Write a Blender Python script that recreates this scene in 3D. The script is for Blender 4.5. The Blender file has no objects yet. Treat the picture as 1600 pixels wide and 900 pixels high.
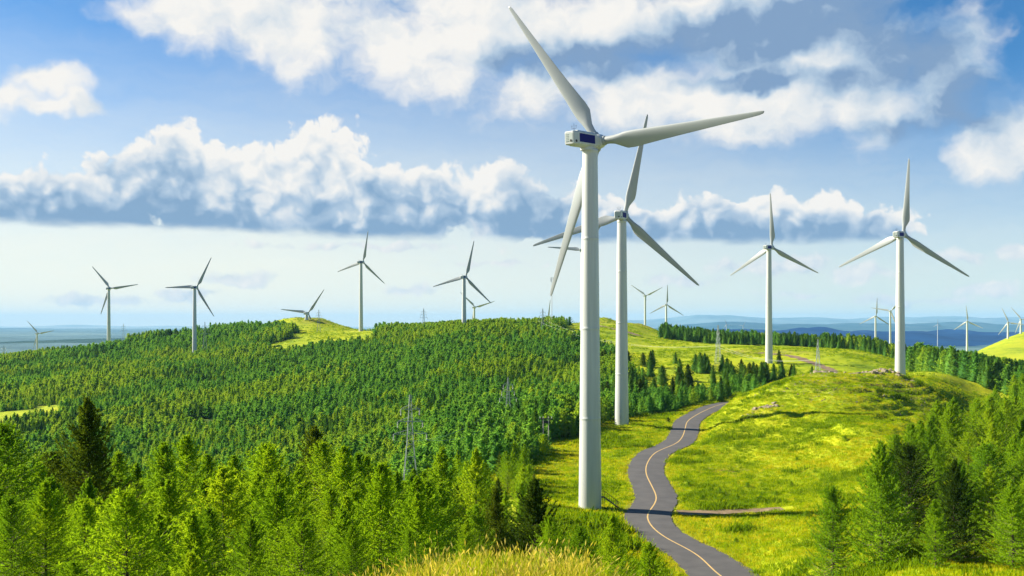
import bpy, math, random
import numpy as np
from mathutils import Vector, Matrix

S = bpy.context.scene
COL = S.collection
R = math.radians
F, HZ = 1555.6, 505.0            # focal length and horizon of the photograph, in its own pixels (1600 x 900)

# ------------------------------------------------------------------ camera, sun, exposure
cd = bpy.data.cameras.new('camera')
cam = bpy.data.objects.new('camera', cd); COL.objects.link(cam)
cd.lens = 35; cd.sensor_width = 36; cd.shift_y = 55 / 1600
cd.clip_start = 0.5; cd.clip_end = 200000
cam.location = (0, 0, 0); cam.rotation_euler = (R(90), 0, 0)
S.camera = cam
SUN_AZ, SUN_EL = -71.0, 31.0     # degrees; azimuth from +Y towards +X
sdir = Vector((math.sin(R(SUN_AZ)) * math.cos(R(SUN_EL)), math.cos(R(SUN_AZ)) * math.cos(R(SUN_EL)), math.sin(R(SUN_EL))))
sl = bpy.data.lights.new('sun', 'SUN'); sl.energy = 5.0; sl.angle = R(0.53); sl.color = (1.0, 0.90, 0.72)
sun = bpy.data.objects.new('sun', sl); COL.objects.link(sun)
sun.rotation_euler = (-sdir).to_track_quat('-Z', 'Y').to_euler()
sun.location = (-200, 0, 150)
S.view_settings.view_transform = 'Standard'; S.view_settings.look = 'None'
S.view_settings.gamma = 1; S.view_settings.use_curve_mapping = False
S.view_settings.exposure = 1.45
S.cycles.max_bounces = 6; S.cycles.diffuse_bounces = 3; S.cycles.transmission_bounces = 4
S.cycles.volume_bounces = 0; S.cycles.transparent_max_bounces = 8
S.cycles.use_denoising = True

# ------------------------------------------------------------------ node helper
class NT:
    def __init__(s, tree):
        s.t = tree; s.n = tree.nodes; s.l = tree.links
    def new(s, typ, **kw):
        nd = s.n.new(typ)
        for k, v in kw.items(): setattr(nd, k, v)
        return nd
    def put(s, sock, v):
        if isinstance(v, bpy.types.NodeSocket): s.l.new(v, sock)
        elif v is not None: sock.default_value = v
    def m(s, op, a, b=None, c=None, clamp=False):
        nd = s.new('ShaderNodeMath', operation=op, use_clamp=clamp)
        for i, v in enumerate((a, b, c)): 
            if v is not None: s.put(nd.inputs[i], v)
        return nd.outputs[0]
    def v(s, op, a, b=None, out=0):
        nd = s.new('ShaderNodeVectorMath', operation=op)
        s.put(nd.inputs[0], a)
        if b is not None: s.put(nd.inputs['Scale'] if op == 'SCALE' else nd.inputs[1], b)
        return nd.outputs['Value'] if op in ('LENGTH', 'DOT_PRODUCT', 'DISTANCE') else nd.outputs[0]
    def mix(s, fac, a, b, typ='RGBA', blend='MIX'):
        nd = s.new('ShaderNodeMix', data_type=typ)
        if typ == 'RGBA': nd.blend_type = blend
        i = {'FLOAT': (0, 2, 3), 'RGBA': (0, 6, 7)}[typ]
        for k, v in zip(i, (fac, a, b)): s.put(nd.inputs[k], v)
        return nd.outputs[2 if typ == 'RGBA' else 0]
    def noise(s, vec, scale, detail=4, rough=0.5, dist=0.0, col=False, lac=2.0, dim='3D'):
        nd = s.new('ShaderNodeTexNoise', noise_dimensions=dim); s.put(nd.inputs['Vector'], vec)
        nd.inputs['Scale'].default_value = scale; nd.inputs['Detail'].default_value = detail
        nd.inputs['Roughness'].default_value = rough; nd.inputs['Distortion'].default_value = dist
        nd.inputs['Lacunarity'].default_value = lac
        return nd.outputs['Color' if col else 'Fac']
    def step(s, x, lo, hi):
        nd = s.new('ShaderNodeMapRange', interpolation_type='SMOOTHSTEP')
        for i, v in enumerate((x, lo, hi, 0.0, 1.0)): s.put(nd.inputs[i], v)
        return nd.outputs[0]
    def ramp(s, x, stops):
        nd = s.new('ShaderNodeValToRGB'); s.put(nd.inputs[0], x)
        el = nd.color_ramp.elements
        while len(el) < len(stops): el.new(0.5)
        for e, (p, c) in zip(el, stops): e.position = p; e.color = (*c, 1) if len(c) == 3 else c
        return nd.outputs[0]
    def sep(s, v):
        nd = s.new('ShaderNodeSeparateXYZ'); s.put(nd.inputs[0], v); return nd.outputs
    def xyz(s, x, y, z):
        nd = s.new('ShaderNodeCombineXYZ')
        for i, v in enumerate((x, y, z)): s.put(nd.inputs[i], v)
        return nd.outputs[0]

def mat(name):
    m = bpy.data.materials.new(name); m.use_nodes = True
    nt = NT(m.node_tree)
    return m, nt, m.node_tree.nodes['Principled BSDF'], m.node_tree.nodes['Material Output']

# ------------------------------------------------------------------ world: sky with clouds
def azel(px, py):
    dx = px - 800; dy = HZ - py
    return math.degrees(math.atan(dx / F)), math.degrees(math.atan2(dy, math.hypot(F, dx)))

# cloud colours: shaded base, half shade, bright, sunlit; veil; tint of the clear sky
CSH, CMID, CLT, CHI = (1.5, 2.4, 3.55), (2.7, 3.5, 4.4), (4.5, 4.8, 5.05), (5.75, 5.6, 5.35)
VEIL = (6.4, 6.1, 5.0, 1); SKYT = (0.36, 0.70, 0.84, 1)
w = bpy.data.worlds.new('World'); S.world = w; w.use_nodes = True
def build_world():
    w.cycles.sampling_method = 'MANUAL'; w.cycles.sample_map_resolution = 256
    q = NT(w.node_tree); bg = w.node_tree.nodes['Background']; bg.inputs['Strength'].default_value = 0.06
    sky = q.new('ShaderNodeTexSky', sky_type='NISHITA', sun_disc=False)
    sky.sun_elevation = R(SUN_EL); sky.sun_rotation = R(SUN_AZ)
    sky.altitude = 1500; sky.air_density = 1.0; sky.dust_density = 0.6; sky.ozone_density = 5.0
    tc = q.new('ShaderNodeTexCoord').outputs['Generated']
    d = q.v('NORMALIZE', tc); x, y, z = q.sep(d)
    q.l.new(d, sky.inputs['Vector'])
    az = q.m('MULTIPLY', q.m('ARCTAN2', x, y), 180 / math.pi)
    el = q.m('MULTIPLY', q.m('ARCSINE', z), 180 / math.pi)
    P = q.xyz(az, el, 0.0)
    wa = q.v('SUBTRACT', q.noise(P, 0.55, 3, 0.5, col=True, dim='2D'), (0.5, 0.5, 0.5))
    Pw = q.v('ADD', P, q.v('SCALE', wa, 1.1))
    def blobs(pt, lst):
        acc = None
        for (cx, cy, rx, ry, *wt) in lst:
            a, e = azel(cx, cy); ra = rx / F * 57.3 * math.cos(R(a)) ** 2; re = ry / F * 57.3
            dd = q.v('MULTIPLY', q.v('SUBTRACT', pt, (a, e, 0)), (1 / ra, 1 / re, 0))
            f = q.m('MULTIPLY', q.m('SUBTRACT', 1.0, q.v('LENGTH', dd)), wt[0] if wt else 1.0)
            acc = f if acc is None else q.m('SMOOTH_MAX', acc, f, 0.25)
        return acc
    # --- heaped clouds of the middle band
    heap = [(-190, 325, 150, 70), (-380, 335, 150, 50), (-20, 332, 130, 76), (80, 320, 140, 80), (190, 313, 130, 82), (282, 293, 110, 98), (390, 306, 140, 96), (500, 296, 130, 114), (130, 345, 160, 50), (330, 355, 160, 50), (560, 365, 180, 50), (585, 310, 80, 78),
            (690, 318, 120, 78), (790, 325, 110, 80), (875, 345, 90, 68), (1105, 360, 95, 66), (1200, 365, 120, 66),
            (1290, 362, 90, 64), (1372, 362, 74, 50), (1010, 378, 80, 50), (945, 362, 90, 58)]
    hb = blobs(Pw, heap)
    def puff(pt, dt=8, rg=0.60):
        n1 = q.noise(pt, 0.26, dt, rg - .05, dim='2D')
        vo = q.new('ShaderNodeTexVoronoi', feature='F1', voronoi_dimensions='2D'); q.put(vo.inputs['Vector'], pt)
        vo.inputs['Scale'].default_value = 0.75; vo.inputs['Detail'].default_value = 2.5 if dt > 6 else 1.5; vo.inputs['Roughness'].default_value = 0.5
        return q.m('ADD', q.m('MULTIPLY', q.m('SUBTRACT', n1, 0.5), 1.0), q.m('MULTIPLY', q.m('SUBTRACT', 0.5, vo.outputs['Distance']), 0.34))
    p0 = puff(Pw)
    q0 = puff(Pw, 5, 0.50); q1 = puff(q.v('ADD', Pw, (-0.45, 0.45, 0)), 5, 0.50); q2 = puff(q.v('ADD', Pw, (-1.3, 1.0, 0)), 5, 0.50)
    p1 = puff(q.v('ADD', Pw, (-0.34, 0.40, 0)))
    mass = q.noise(q.v('MULTIPLY', P, (1, 1.3, 1)), 0.13, 2, 0.5, dim='2D')
    Dh = q.m('ADD', hb, p0)
    a0, e0 = azel(0, 346); a1, e1 = azel(850, 378)
    base = q.m('ADD', q.m('MULTIPLY', az, (e1 - e0) / (a1 - a0)), e0 - a0 * (e1 - e0) / (a1 - a0))
    hgt = q.m('SUBTRACT', el, q.m('ADD', base, q.m('MULTIPLY', q.m('SUBTRACT', q.noise(q.v('MULTIPLY', P, (1, 3, 1)), 0.35, 4, dim='2D'), 0.5), 0.7)))
    Ah = q.m('MULTIPLY', q.step(Dh, 0.03, 0.20), q.step(hgt, -0.20, 0.45))
    lit = q.m('ADD', q.m('ADD', q.m('MULTIPLY', q.m('SUBTRACT', q0, q1), 0.85), q.m('MULTIPLY', q.m('SUBTRACT', q0, q2), 0.50)), 0.66)
    lit = q.m('ADD', lit, q.m('MULTIPLY', q.m('SUBTRACT', p0, p1), 0.35))
    lit = q.m('ADD', lit, q.m('MULTIPLY', q.m('SUBTRACT', mass, 0.5), 1.5))
    lit = q.m('ADD', lit, q.m('MULTIPLY', q.m('SUBTRACT', 1.0, q.step(Dh, 0.14, 0.50)), 0.50))
    lit = q.m('SUBTRACT', lit, q.m('MULTIPLY', q.m('SUBTRACT', 1.0, q.step(q.m('ADD', hgt, q.m('MULTIPLY', q.m('SUBTRACT', q0, 0.15), 1.0)), -0.2, 3.4)), 0.56))
    lit = q.m('SUBTRACT', lit, q.m('MULTIPLY', q.m('SUBTRACT', 1.0, q.step(hgt, 0.1, 1.5)), 0.30))
    lit = q.m('ADD', lit, q.m('MULTIPLY', q.step(az, 3.0, 18.0), 0.15))
    Ch = q.ramp(lit, [(0.0, CSH), (0.40, CMID), (0.70, CLT), (1.0, CHI)])
    # --- soft layer clouds higher up
    soft = [(300, 15, 130, 62), (450, 40, 170, 84), (600, 55, 220, 88), (760, 40, 250, 118), (930, 40, 230, 110), (840, 135, 120, 58),
            (1010, 150, 200, 74), (1180, 175, 230, 70), (1340, 150, 160, 90), (1290, 90, 240, 100), (1150, 30, 270, 90), (1470, 110, 140, 100),
            (1565, 220, 100, 66), (1600, 245, 70, 44), (60, 122, 85, 30), (20, 145, 70, 28), (70, 165, 50, 18), (130, 166, 50, 22), (-40, 130, 70, 44), (-260, 60, 160, 50), (1760, 180, 130, 50)]
    Ps = q.v('ADD', P, q.v('SCALE', wa, 1.6))
    sb = blobs(Ps, soft)
    st = q.v('MULTIPLY', Ps, (0.85, 1.2, 1))
    s0 = q.noise(st, 0.22, 9, 0.53, 0.0, dim='2D')
    s1 = q.noise(q.v('ADD', st, (-0.7, 0.6, 0)), 0.22, 9, 0.53, 0.0, dim='2D')
    Ds = q.m('ADD', sb, q.m('MULTIPLY', q.m('SUBTRACT', s0, 0.5), 1.7))
    As = q.m('POWER', q.step(Ds, -0.06, 0.66), 0.9)
    dark = [(960, 92, 250, 44), (1150, 60, 240, 62), (1290, 25, 190, 66), (1430, 75, 150, 86), (1510, 150, 140, 80), (1400, 205, 160, 36, 0.7), (830, 100, 120, 30, 0.8), (1180, 125, 200, 22, 0.8), (1330, 120, 120, 40, 0.8)]
    dk = q.m('ADD', blobs(Ps, dark), q.m('MULTIPLY', q.m('SUBTRACT', s0, 0.5), 1.0))
    ls = q.m('ADD', q.m('MULTIPLY', q.m('SUBTRACT', s0, s1), 1.7), 0.84)
    ls = q.m('SUBTRACT', ls, q.m('MULTIPLY', q.step(dk, -0.10, 0.75), 0.86))
    Cs = q.ramp(ls, [(0.05, (CSH[0] * .92, CSH[1] * .90, CSH[2] * .95)), (0.32, CMID), (0.62, CLT), (0.95, CHI)])
    # --- low thin streaks and small far cumulus near the horizon
    low = [(375, 436, 62, 17), (300, 462, 70, 12, 0.8), (1200, 415, 150, 26, 0.9), (1330, 425, 90, 18, 0.7), (1585, 392, 44, 18), (1530, 452, 70, 18, 0.8), (640, 452, 60, 12, 0.7), (1000, 345, 120, 20, 0.6), (780, 410, 100, 8, 0.6), (560, 385, 260, 9, 0.6), (150, 470, 120, 10, 0.7), (1080, 440, 110, 16, 0.7), (1440, 470, 120, 12, 0.7), (1250, 462, 90, 10, 0.7), (1500, 400, 80, 14, 0.6)]
    lb = blobs(Pw, low)
    Dl = q.m('ADD', lb, q.m('MULTIPLY', p0, 1.2))
    Al = q.m('MULTIPLY', q.step(Dl, -0.02, 0.45), 0.85)
    ll = q.m('ADD', q.m('MULTIPLY', q.m('SUBTRACT', p0, p1), 1.4), 0.55)
    Cl = q.ramp(ll, [(0.0, CMID), (0.5, CLT), (1.0, CHI)])
    # --- pale veil of thin high cloud towards the horizon
    vn_ = q.noise(q.v('MULTIPLY', Ps, (0.25, 1.6, 1)), 0.5, 6, 0.6, dim='2D')
    veil = q.m('MULTIPLY', q.m('SUBTRACT', 1.0, q.step(q.m('ADD', el, q.m('MULTIPLY', q.m('SUBTRACT', vn_, 0.5), 2.5)), 0.0, q.m('SUBTRACT', 19.5, q.m('MULTIPLY', q.step(az, 4.0, 27.0), 5.5)))), 0.92)
    lft = q.m('SUBTRACT', 1.0, q.step(az, -22.0, 24.0))
    veil = q.m('MULTIPLY', veil, q.m('ADD', 0.70, q.m('MULTIPLY', lft, 0.30)))
    c = q.mix(1.0, sky.outputs[0], SKYT, blend='MULTIPLY')
    c = q.mix(veil, c, VEIL)
    c = q.mix(Al, c, Cl); c = q.mix(Ah, c, Ch); c = q.mix(As, c, Cs)
    q.l.new(c, bg.inputs['Color'])
build_world()

# ------------------------------------------------------------------ small utilities
def tag(o, label=None, cat=None, group=None, kind=None):
    if label: o['label'] = label
    if cat: o['category'] = cat
    if group: o['group'] = group
    if kind: o['kind'] = kind
    return o
def mesh(name, V, Fc, m=None, smooth=False):
    me = bpy.data.meshes.new(name)
    me.from_pydata([tuple(v) for v in V], [], [tuple(f) for f in Fc]); me.update()
    if m: me.materials.append(m)
    if smooth:
        me.polygons.foreach_set('use_smooth', [True] * len(me.polygons))
    return me
def fast_mesh(name, V, Fc, m=None, smooth=False):
    V = np.asarray(V, np.float32); Fc = np.asarray(Fc, np.int32)
    n, k = Fc.shape
    me = bpy.data.meshes.new(name)
    me.vertices.add(len(V)); me.vertices.foreach_set('co', V.ravel())
    me.loops.add(n * k); me.loops.foreach_set('vertex_index', Fc.ravel())
    me.polygons.add(n); me.polygons.foreach_set('loop_start', np.arange(0, n * k, k, dtype=np.int32))
    me.polygons.foreach_set('loop_total', np.full(n, k, np.int32))
    if smooth: me.polygons.foreach_set('use_smooth', np.ones(n, bool))
    me.update(calc_edges=True)
    if m: me.materials.append(m)
    return me
def put(name, me, parent=None, loc=(0, 0, 0), rot=(0, 0, 0), scale=(1, 1, 1)):
    o = bpy.data.objects.new(name, me); COL.objects.link(o)
    o.location = loc; o.rotation_euler = rot; o.scale = scale
    if parent: o.parent = parent
    return o
def empty(name, loc, rz=0.0, sc=1.0):
    o = bpy.data.objects.new(name, None); COL.objects.link(o)
    o.empty_display_size = 0.5; o.location = loc; o.rotation_euler = (0, 0, rz); o.scale = (sc, sc, sc)
    return o

class MB:
    def __init__(s): s.V = []; s.F = []
    def add(s, V, Fc):
        b = len(s.V); s.V += [tuple(v) for v in V]; s.F += [tuple(i + b for i in f) for f in Fc]
    def box(s, c, d):
        x, y, z = c; a, b, e = (k / 2 for k in d)
        V = [(x + i * a, y + j * b, z + k * e) for i in (-1, 1) for j in (-1, 1) for k in (-1, 1)]
        s.add(V, [(0, 1, 3, 2), (4, 6, 7, 5), (0, 4, 5, 1), (2, 3, 7, 6), (0, 2, 6, 4), (1, 5, 7, 3)])
    def bar(s, p, q, t, n=4, t2=None):
        p, q = Vector(p), Vector(q); ax = q - p
        if ax.length < 1e-6: return
        u = ax.orthogonal().normalized(); v = ax.normalized().cross(u)
        t2 = t if t2 is None else t2; V = []
        for c, r in ((p, t), (q, t2)):
            for i in range(n):
                a = 2 * math.pi * (i + .5) / n; V.append(c + (u * math.cos(a) + v * math.sin(a)) * r)
        s.add(V, [(i, (i + 1) % n, n + (i + 1) % n, n + i) for i in range(n)] + [tuple(range(n))[::-1], tuple(range(n, 2 * n))])
    def lathe(s, prof, n=32, axis='Z', off=(0, 0, 0)):
        V = []
        for r, h in prof:
            for i in range(n):
                a = 2 * math.pi * i / n; c, d = r * math.cos(a), r * math.sin(a)
                V.append((c + off[0], d + off[1], h + off[2]) if axis == 'Z' else (c + off[0], h + off[1], d + off[2]))
        Fc = [(k * n + i, k * n + (i + 1) % n, (k + 1) * n + (i + 1) % n, (k + 1) * n + i) for k in range(len(prof) - 1) for i in range(n)]
        Fc += [tuple(range(n))[::-1], tuple(range((len(prof) - 1) * n, len(prof) * n))]
        s.add(V, Fc)
    def loft(s, rings):
        n = len(rings[0]); V = [v for r in rings for v in r]
        Fc = [(k * n + i, k * n + (i + 1) % n, (k + 1) * n + (i + 1) % n, (k + 1) * n + i) for k in range(len(rings) - 1) for i in range(n)]
        Fc += [tuple(range(n))[::-1], tuple(range((len(rings) - 1) * n, len(rings) * n))]
        s.add(V, Fc)
    def mesh(s, name, m, smooth=False): return mesh(name, s.V, s.F, m, smooth)

# ------------------------------------------------------------------ terrain
def pchip(xs, ys, x):
    xs = np.asarray(xs, float); ys = np.asarray(ys, float); h = np.diff(xs); dl = np.diff(ys, axis=0)
    dl = dl / (h[:, None] if ys.ndim == 2 else h)
    dd = np.zeros_like(ys)
    hh = h[:, None] if ys.ndim == 2 else h
    w1 = 2 * hh[1:] + hh[:-1]; w2 = hh[1:] + 2 * hh[:-1]
    ok = dl[:-1] * dl[1:] > 0
    with np.errstate(divide='ignore', invalid='ignore'):
        hm = (w1 + w2) / (w1 / np.where(ok, dl[:-1], 1) + w2 / np.where(ok, dl[1:], 1))
    dd[1:-1] = np.where(ok, hm, 0); dd[0] = dl[0]; dd[-1] = dl[-1]
    x = np.clip(x, xs[0], xs[-1]); k = np.clip(np.searchsorted(xs, x) - 1, 0, len(xs) - 2)
    t = (x - xs[k]) / h[k]; hk = h[k]
    if ys.ndim == 2: t = t[:, None]; hk = hk[:, None]
    return (2*t**3-3*t**2+1)*ys[k] + (t**3-2*t**2+t)*hk*dd[k] + (-2*t**3+3*t**2)*ys[k+1] + (t**3-t**2)*hk*dd[k+1]

FAR = [(3000, -130), (60000, -130)]
NEARL = [(2.5, -4.2), (12, -5.4), (20, -7.2), (40, -10.5), (60, -13), (90, -19), (150, -33)]
COLS = {
 -300: NEARL + [(250, -49), (330, -56), (420, -57), (550, -52), (700, -48), (850, -45), (950, -46), (1100, -55), (1400, -85), (1800, -112)],
 0: NEARL + [(250, -49), (330, -54), (420, -53), (550, -45), (700, -38), (850, -34), (950, -35), (1100, -44), (1400, -72), (1637, -80), (1900, -112)],
 150: NEARL + [(250, -49), (330, -54), (420, -50), (550, -41), (700, -32), (850, -25), (940, -22.5), (1100, -32), (1400, -70), (1800, -110)],
 300: NEARL + [(250, -49), (330, -52), (420, -47), (550, -38), (700, -28), (753, -25), (800, -20), (900, -11), (980, -8), (1150, -20), (1400, -60), (1800, -110)],
 400: NEARL + [(250, -46), (330, -49), (420, -44), (550, -34), (700, -21), (800, -12), (880, -5), (960, -3), (1150, -20), (1400, -60), (1800, -110)],
 470: [(2.5, -4.2), (12, -5.2), (20, -6.5), (25, -8), (40, -10.6), (60, -13), (90, -19), (150, -32)] + [(250, -44), (330, -46), (420, -41), (550, -31), (700, -16.5), (800, -8), (860, -1), (900, 3), (1000, -9), (1200, -40), (1800, -110)],
 600: [(2.5, -4.1), (12, -4.8), (20, -5.75), (25, -7.3), (40, -10.5), (60, -14), (90, -19)] + [(150, -29), (250, -40), (330, -41), (420, -36), (550, -25), (700, -12), (790, -7), (820, -6.5), (900, -10), (1100, -30), (1800, -110)],
 750: [(2.5, -4.0), (12, -4.7), (20, -5.25), (25, -6.9), (40, -10.5), (70, -18), (90, -21.5), (150, -28.5), (200, -28.5), (270, -30), (350, -31), (450, -24.5), (550, -16.5), (650, -8), (720, -4.2), (850, -8), (1100, -30), (1800, -110)],
 880: [(2.5, -4.0), (12, -4.8), (20, -5.3), (25, -7.2), (40, -12), (70, -21), (110, -27), (150, -28.2), (200, -27.5), (252, -26), (350, -28), (450, -24), (550, -16), (650, -8), (730, -2.5), (800, -1), (950, -6), (1200, -30), (1800, -110)],
 950: [(2.5, -4.1), (12, -4.9), (20, -5.55), (25, -7.7), (40, -13), (70, -22), (110, -28), (150, -28.4), (200, -27.8), (252, -25.8), (330, -26.5), (430, -22), (550, -15), (680, -6), (780, 0.5), (900, -4), (1200, -30), (1800, -110)],
 1050: [(2.5, -4.2), (12, -5.1), (20, -6.5), (25, -8.5), (40, -14.5), (70, -23.5), (110, -28.2), (150, -28.5), (190, -27.9), (260, -26), (330, -26), (400, -23), (500, -18.5), (650, -13.5), (780, -9.5), (900, -14), (1350, -26), (1800, -110)],
 1150: [(2.5, -4.3), (12, -5.5), (20, -7.5), (40, -15.5), (70, -24.5), (110, -28), (150, -28.4), (190, -27.5), (240, -24.5), (290, -21.5), (330, -24), (400, -23), (476, -19.7), (550, -16.5), (650, -14.5), (700, -14.5), (800, -19), (1300, -70), (1800, -110)],
 1250: [(2.5, -4.3), (12, -6), (20, -8.5), (40, -16), (70, -22.5), (100, -25.6), (122, -27), (150, -27.8), (180, -27), (215, -24.6), (255, -20.0), (285, -16.4), (300, -16.0), (330, -19), (380, -24), (440, -20.5), (520, -16.5), (620, -15.5), (660, -15.5), (760, -22), (1300, -90), (1800, -115)],
 1350: [(2.5, -4.3), (12, -6), (20, -8.5), (40, -15), (70, -21), (95, -24), (130, -26.5), (170, -25.3), (215, -21.3), (255, -17.4), (290, -15.6), (305, -15.2), (340, -18), (400, -22.5), (460, -20), (540, -17.5), (620, -17.5), (660, -17.5), (760, -26), (1300, -100), (1800, -115)],
 1450: [(2.5, -4.3), (12, -6), (20, -8), (40, -13.5), (70, -19), (90, -22), (130, -24), (170, -23.3), (230, -22.3), (280, -19.6), (300, -18.2), (343, -17.8), (400, -20), (450, -22), (550, -25), (650, -32), (1000, -70), (1500, -80), (1800, -110)],
 1530: [(2.5, -4.3), (12, -6), (20, -8), (40, -13.5), (70, -19), (90, -22), (130, -23.5), (170, -23), (230, -24.5), (290, -25.5), (343, -24.5), (400, -24), (450, -26), (550, -30), (700, -45), (1000, -66), (1300, -62), (1500, -42), (1650, -45), (1800, -80), (2200, -110)],
 1600: [(2.5, -4.3), (12, -6), (20, -8), (40, -13.5), (70, -19), (90, -21.5), (130, -23), (170, -23.5), (230, -24), (280, -25), (343, -26), (400, -27), (450, -29), (550, -34), (700, -46), (1000, -62), (1300, -52), (1500, -32), (1650, -17), (1800, -14), (2200, -60)],
 1900: [(2.5, -4.3), (12, -6), (20, -8), (40, -13.5), (70, -18), (90, -21), (170, -25), (300, -28), (500, -34), (1000, -60), (1300, -45), (1650, -4), (1800, 2), (2300, -60)],
}
TY = np.linspace(math.log(2.5), math.log(60000), 1400)
TP = np.linspace(-300, 1900, 900)
def _table():
    cols = np.stack([pchip([math.log(y) for y, _ in c + FAR], [zz for _, zz in c + FAR], TY) for c in COLS.values()])
    T = pchip(list(COLS.keys()), cols, TP)             # (px, Y)
    k = np.exp(-0.5 * (np.arange(-12, 13) / 5.0) ** 2); k /= k.sum()
    pad = np.pad(T, ((12, 12), (0, 0)), mode='edge'); T = sum(k[i] * pad[i:i + T.shape[0]] for i in range(25))
    k = np.exp(-0.5 * (np.arange(-6, 7) / 2.0) ** 2); k /= k.sum()
    pad = np.pad(T, ((0, 0), (6, 6)), mode='edge'); T = sum(k[i] * pad[:, i:i + T.shape[1]] for i in range(13))
    return T
TAB = _table()
_rs = np.random.RandomState(7); _LAT = _rs.rand(256, 256)
def vnoise(x, y):
    xi = np.floor(x).astype(int); yi = np.floor(y).astype(int); fx = x - xi; fy = y - yi
    fx = fx * fx * (3 - 2 * fx); fy = fy * fy * (3 - 2 * fy)
    g = lambda a, b: _LAT[a & 255, b & 255]
    return (g(xi, yi) * (1 - fx) + g(xi + 1, yi) * fx) * (1 - fy) + (g(xi, yi + 1) * (1 - fx) + g(xi + 1, yi + 1) * fx) * fy - 0.5
def fbm(x, y, lam, octs=4, gain=0.5):
    s = 0; a = 1.0; ca, sa = math.cos(0.6), math.sin(0.6)
    x = x / lam; y = y / lam
    for _ in range(octs):
        s = s + a * vnoise(x, y); x, y = (x * ca - y * sa) * 2.03 + 17.3, (x * sa + y * ca) * 2.03 + 9.1; a *= gain
    return s
def sstep(x, a, b):
    t = np.clip((x - a) / (b - a), 0, 1); return t * t * (3 - 2 * t)
def base_ground(X, Y):
    X = np.asarray(X, float); Y = np.maximum(np.asarray(Y, float), 2.5)
    px = np.clip(800 + F * X / Y, -300, 1900)
    a = (px + 300) / 2200 * (len(TP) - 1); b = (np.log(Y) - TY[0]) / (TY[-1] - TY[0]) * (len(TY) - 1)
    a = np.clip(a, 0, len(TP) - 1.001); b = np.clip(b, 0, len(TY) - 1.001)
    i = a.astype(int); j = b.astype(int); fa = a - i; fb = b - j
    return (TAB[i, j] * (1 - fa) + TAB[i + 1, j] * fa) * (1 - fb) + (TAB[i, j + 1] * (1 - fa) + TAB[i + 1, j + 1] * fa) * fb

# road centre line, left edge of the picture's road to the knoll; pixels of the yellow line on the known road heights
ROADPX = [(1215, 948), (1165, 922), (1121, 898), (1096, 872), (1074, 858), (1040, 841), (1017, 822), (1010.6, 809.7), (1013.7, 800), (1023, 788), (1026, 777), (1020, 763), (1010.6, 744),
          (1009, 732), (1013.7, 719.5), (1024.6, 707), (1043, 699), (1057, 693), (1066.6, 682), (1070.5, 669.8), (1074, 658.9), (1086.8, 649.5), (1104, 640.5), (1120, 634), (1140, 629.5), (1165, 627)]
def road_z(y): return float(np.interp(y, [60, 90, 110, 150, 190, 260, 300, 340], [-26.0, -27.8, -28.3, -28.4, -27.9, -26.0, -25.0, -24.4]))
def road_points():
    P = []
    for px, py in ROADPX:
        Y = 28 * F / (py - HZ)
        for _ in range(12): Y = -road_z(Y) * F / (py - HZ)
        P.append(((px - 800) / F * Y, Y))
    P = np.array(P)
    t = np.concatenate([[0], np.cumsum(np.hypot(*np.diff(P, axis=0).T))])
    ts = np.arange(0, t[-1], 0.75)
    Q = np.stack([pchip(t, P[:, 0], ts), pchip(t, P[:, 1], ts)], 1)
    k = np.exp(-0.5 * (np.arange(-9, 10) / 3.6) ** 2); k /= k.sum()
    pad = np.pad(Q, ((9, 9), (0, 0)), mode='reflect', reflect_type='odd')
    return sum(k[i] * pad[i:i + len(Q)] for i in range(19))
RC = road_points()
RZ = np.array([road_z(y) for y in RC[:, 1]])
def road_dist(X, Y):
    X = np.asarray(X, float).ravel(); Y = np.asarray(Y, float).ravel()
    D = np.full(len(X), 1e3); Z = np.zeros(len(X))
    sel = np.where((Y > 60) & (Y < 350) & (X > -5) & (X < 110))[0]
    for c in range(0, len(sel), 20000):
        s = sel[c:c + 20000]
        dd = (X[s, None] - RC[None, :, 0]) ** 2 + (Y[s, None] - RC[None, :, 1]) ** 2
        k = dd.argmin(1); D[s] = np.sqrt(dd[np.arange(len(s)), k]); Z[s] = RZ[k]
    return D, Z
# rough knolls and banks: (px, Y, radius, height)
KNOLLS = [(470, 890, 22, 3.0), (505, 900, 14, 2.2), (940, 785, 16, 3.0), (1003, 800, 13, 3.2), (1395, 296, 8, 1.6), (1290, 298, 6, 1.2), (1190, 252, 5, 0.9), (1180, 570, 22, 1.5), (1300, 560, 26, 1.6), (1040, 640, 20, 1.6), (1445, 262, 20, -4.2), (1395, 232, 13, -2.0), (1290, 268, 16, 1.5), (1525, 300, 16, -3.0), (1215, 240, 9, 1.2), (440, 905, 18, 2.0), (540, 880, 16, 1.5)]
def ground(X, Y):
    X = np.asarray(X, float); Y = np.asarray(Y, float); sh = X.shape
    z = base_ground(X, Y)
    D, Zr = road_dist(X, Y); D = D.reshape(sh); Zr = Zr.reshape(sh)
    away = sstep(D, 4.0, 16.0)
    z = z + away * (fbm(X, Y, 34, 4) * 1.5 * sstep(Y, 60, 250) + fbm(X + 50, Y, 6.5, 3) * 0.58 * (1 - sstep(Y, 600, 900)) * sstep(Y, 15, 60))
    z = z + fbm(X, Y, 420, 4) * 12 * sstep(Y, 1500, 4000)
    for (px, yk, r, h) in KNOLLS:
        xk = (px - 800) / F * yk
        z = z + h * np.exp(-((X - xk) ** 2 + (Y - yk) ** 2) / (r * r)) * (1 + 0.8 * fbm(X, Y, r * 0.6, 3))
    # worn terraces across the knoll beside the road
    kn = sstep(X, 40, 75) * (1 - sstep(Y, 285, 300)) * sstep(Y, 150, 175)
    z = z + kn * 0.34 * np.sin(z * 4.2 + fbm(X, Y, 25, 3) * 6)
    wgt = 1 - sstep(D, 4.1, 9.0)
    return z * (1 - wgt) + (Zr - 0.10) * wgt
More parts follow.
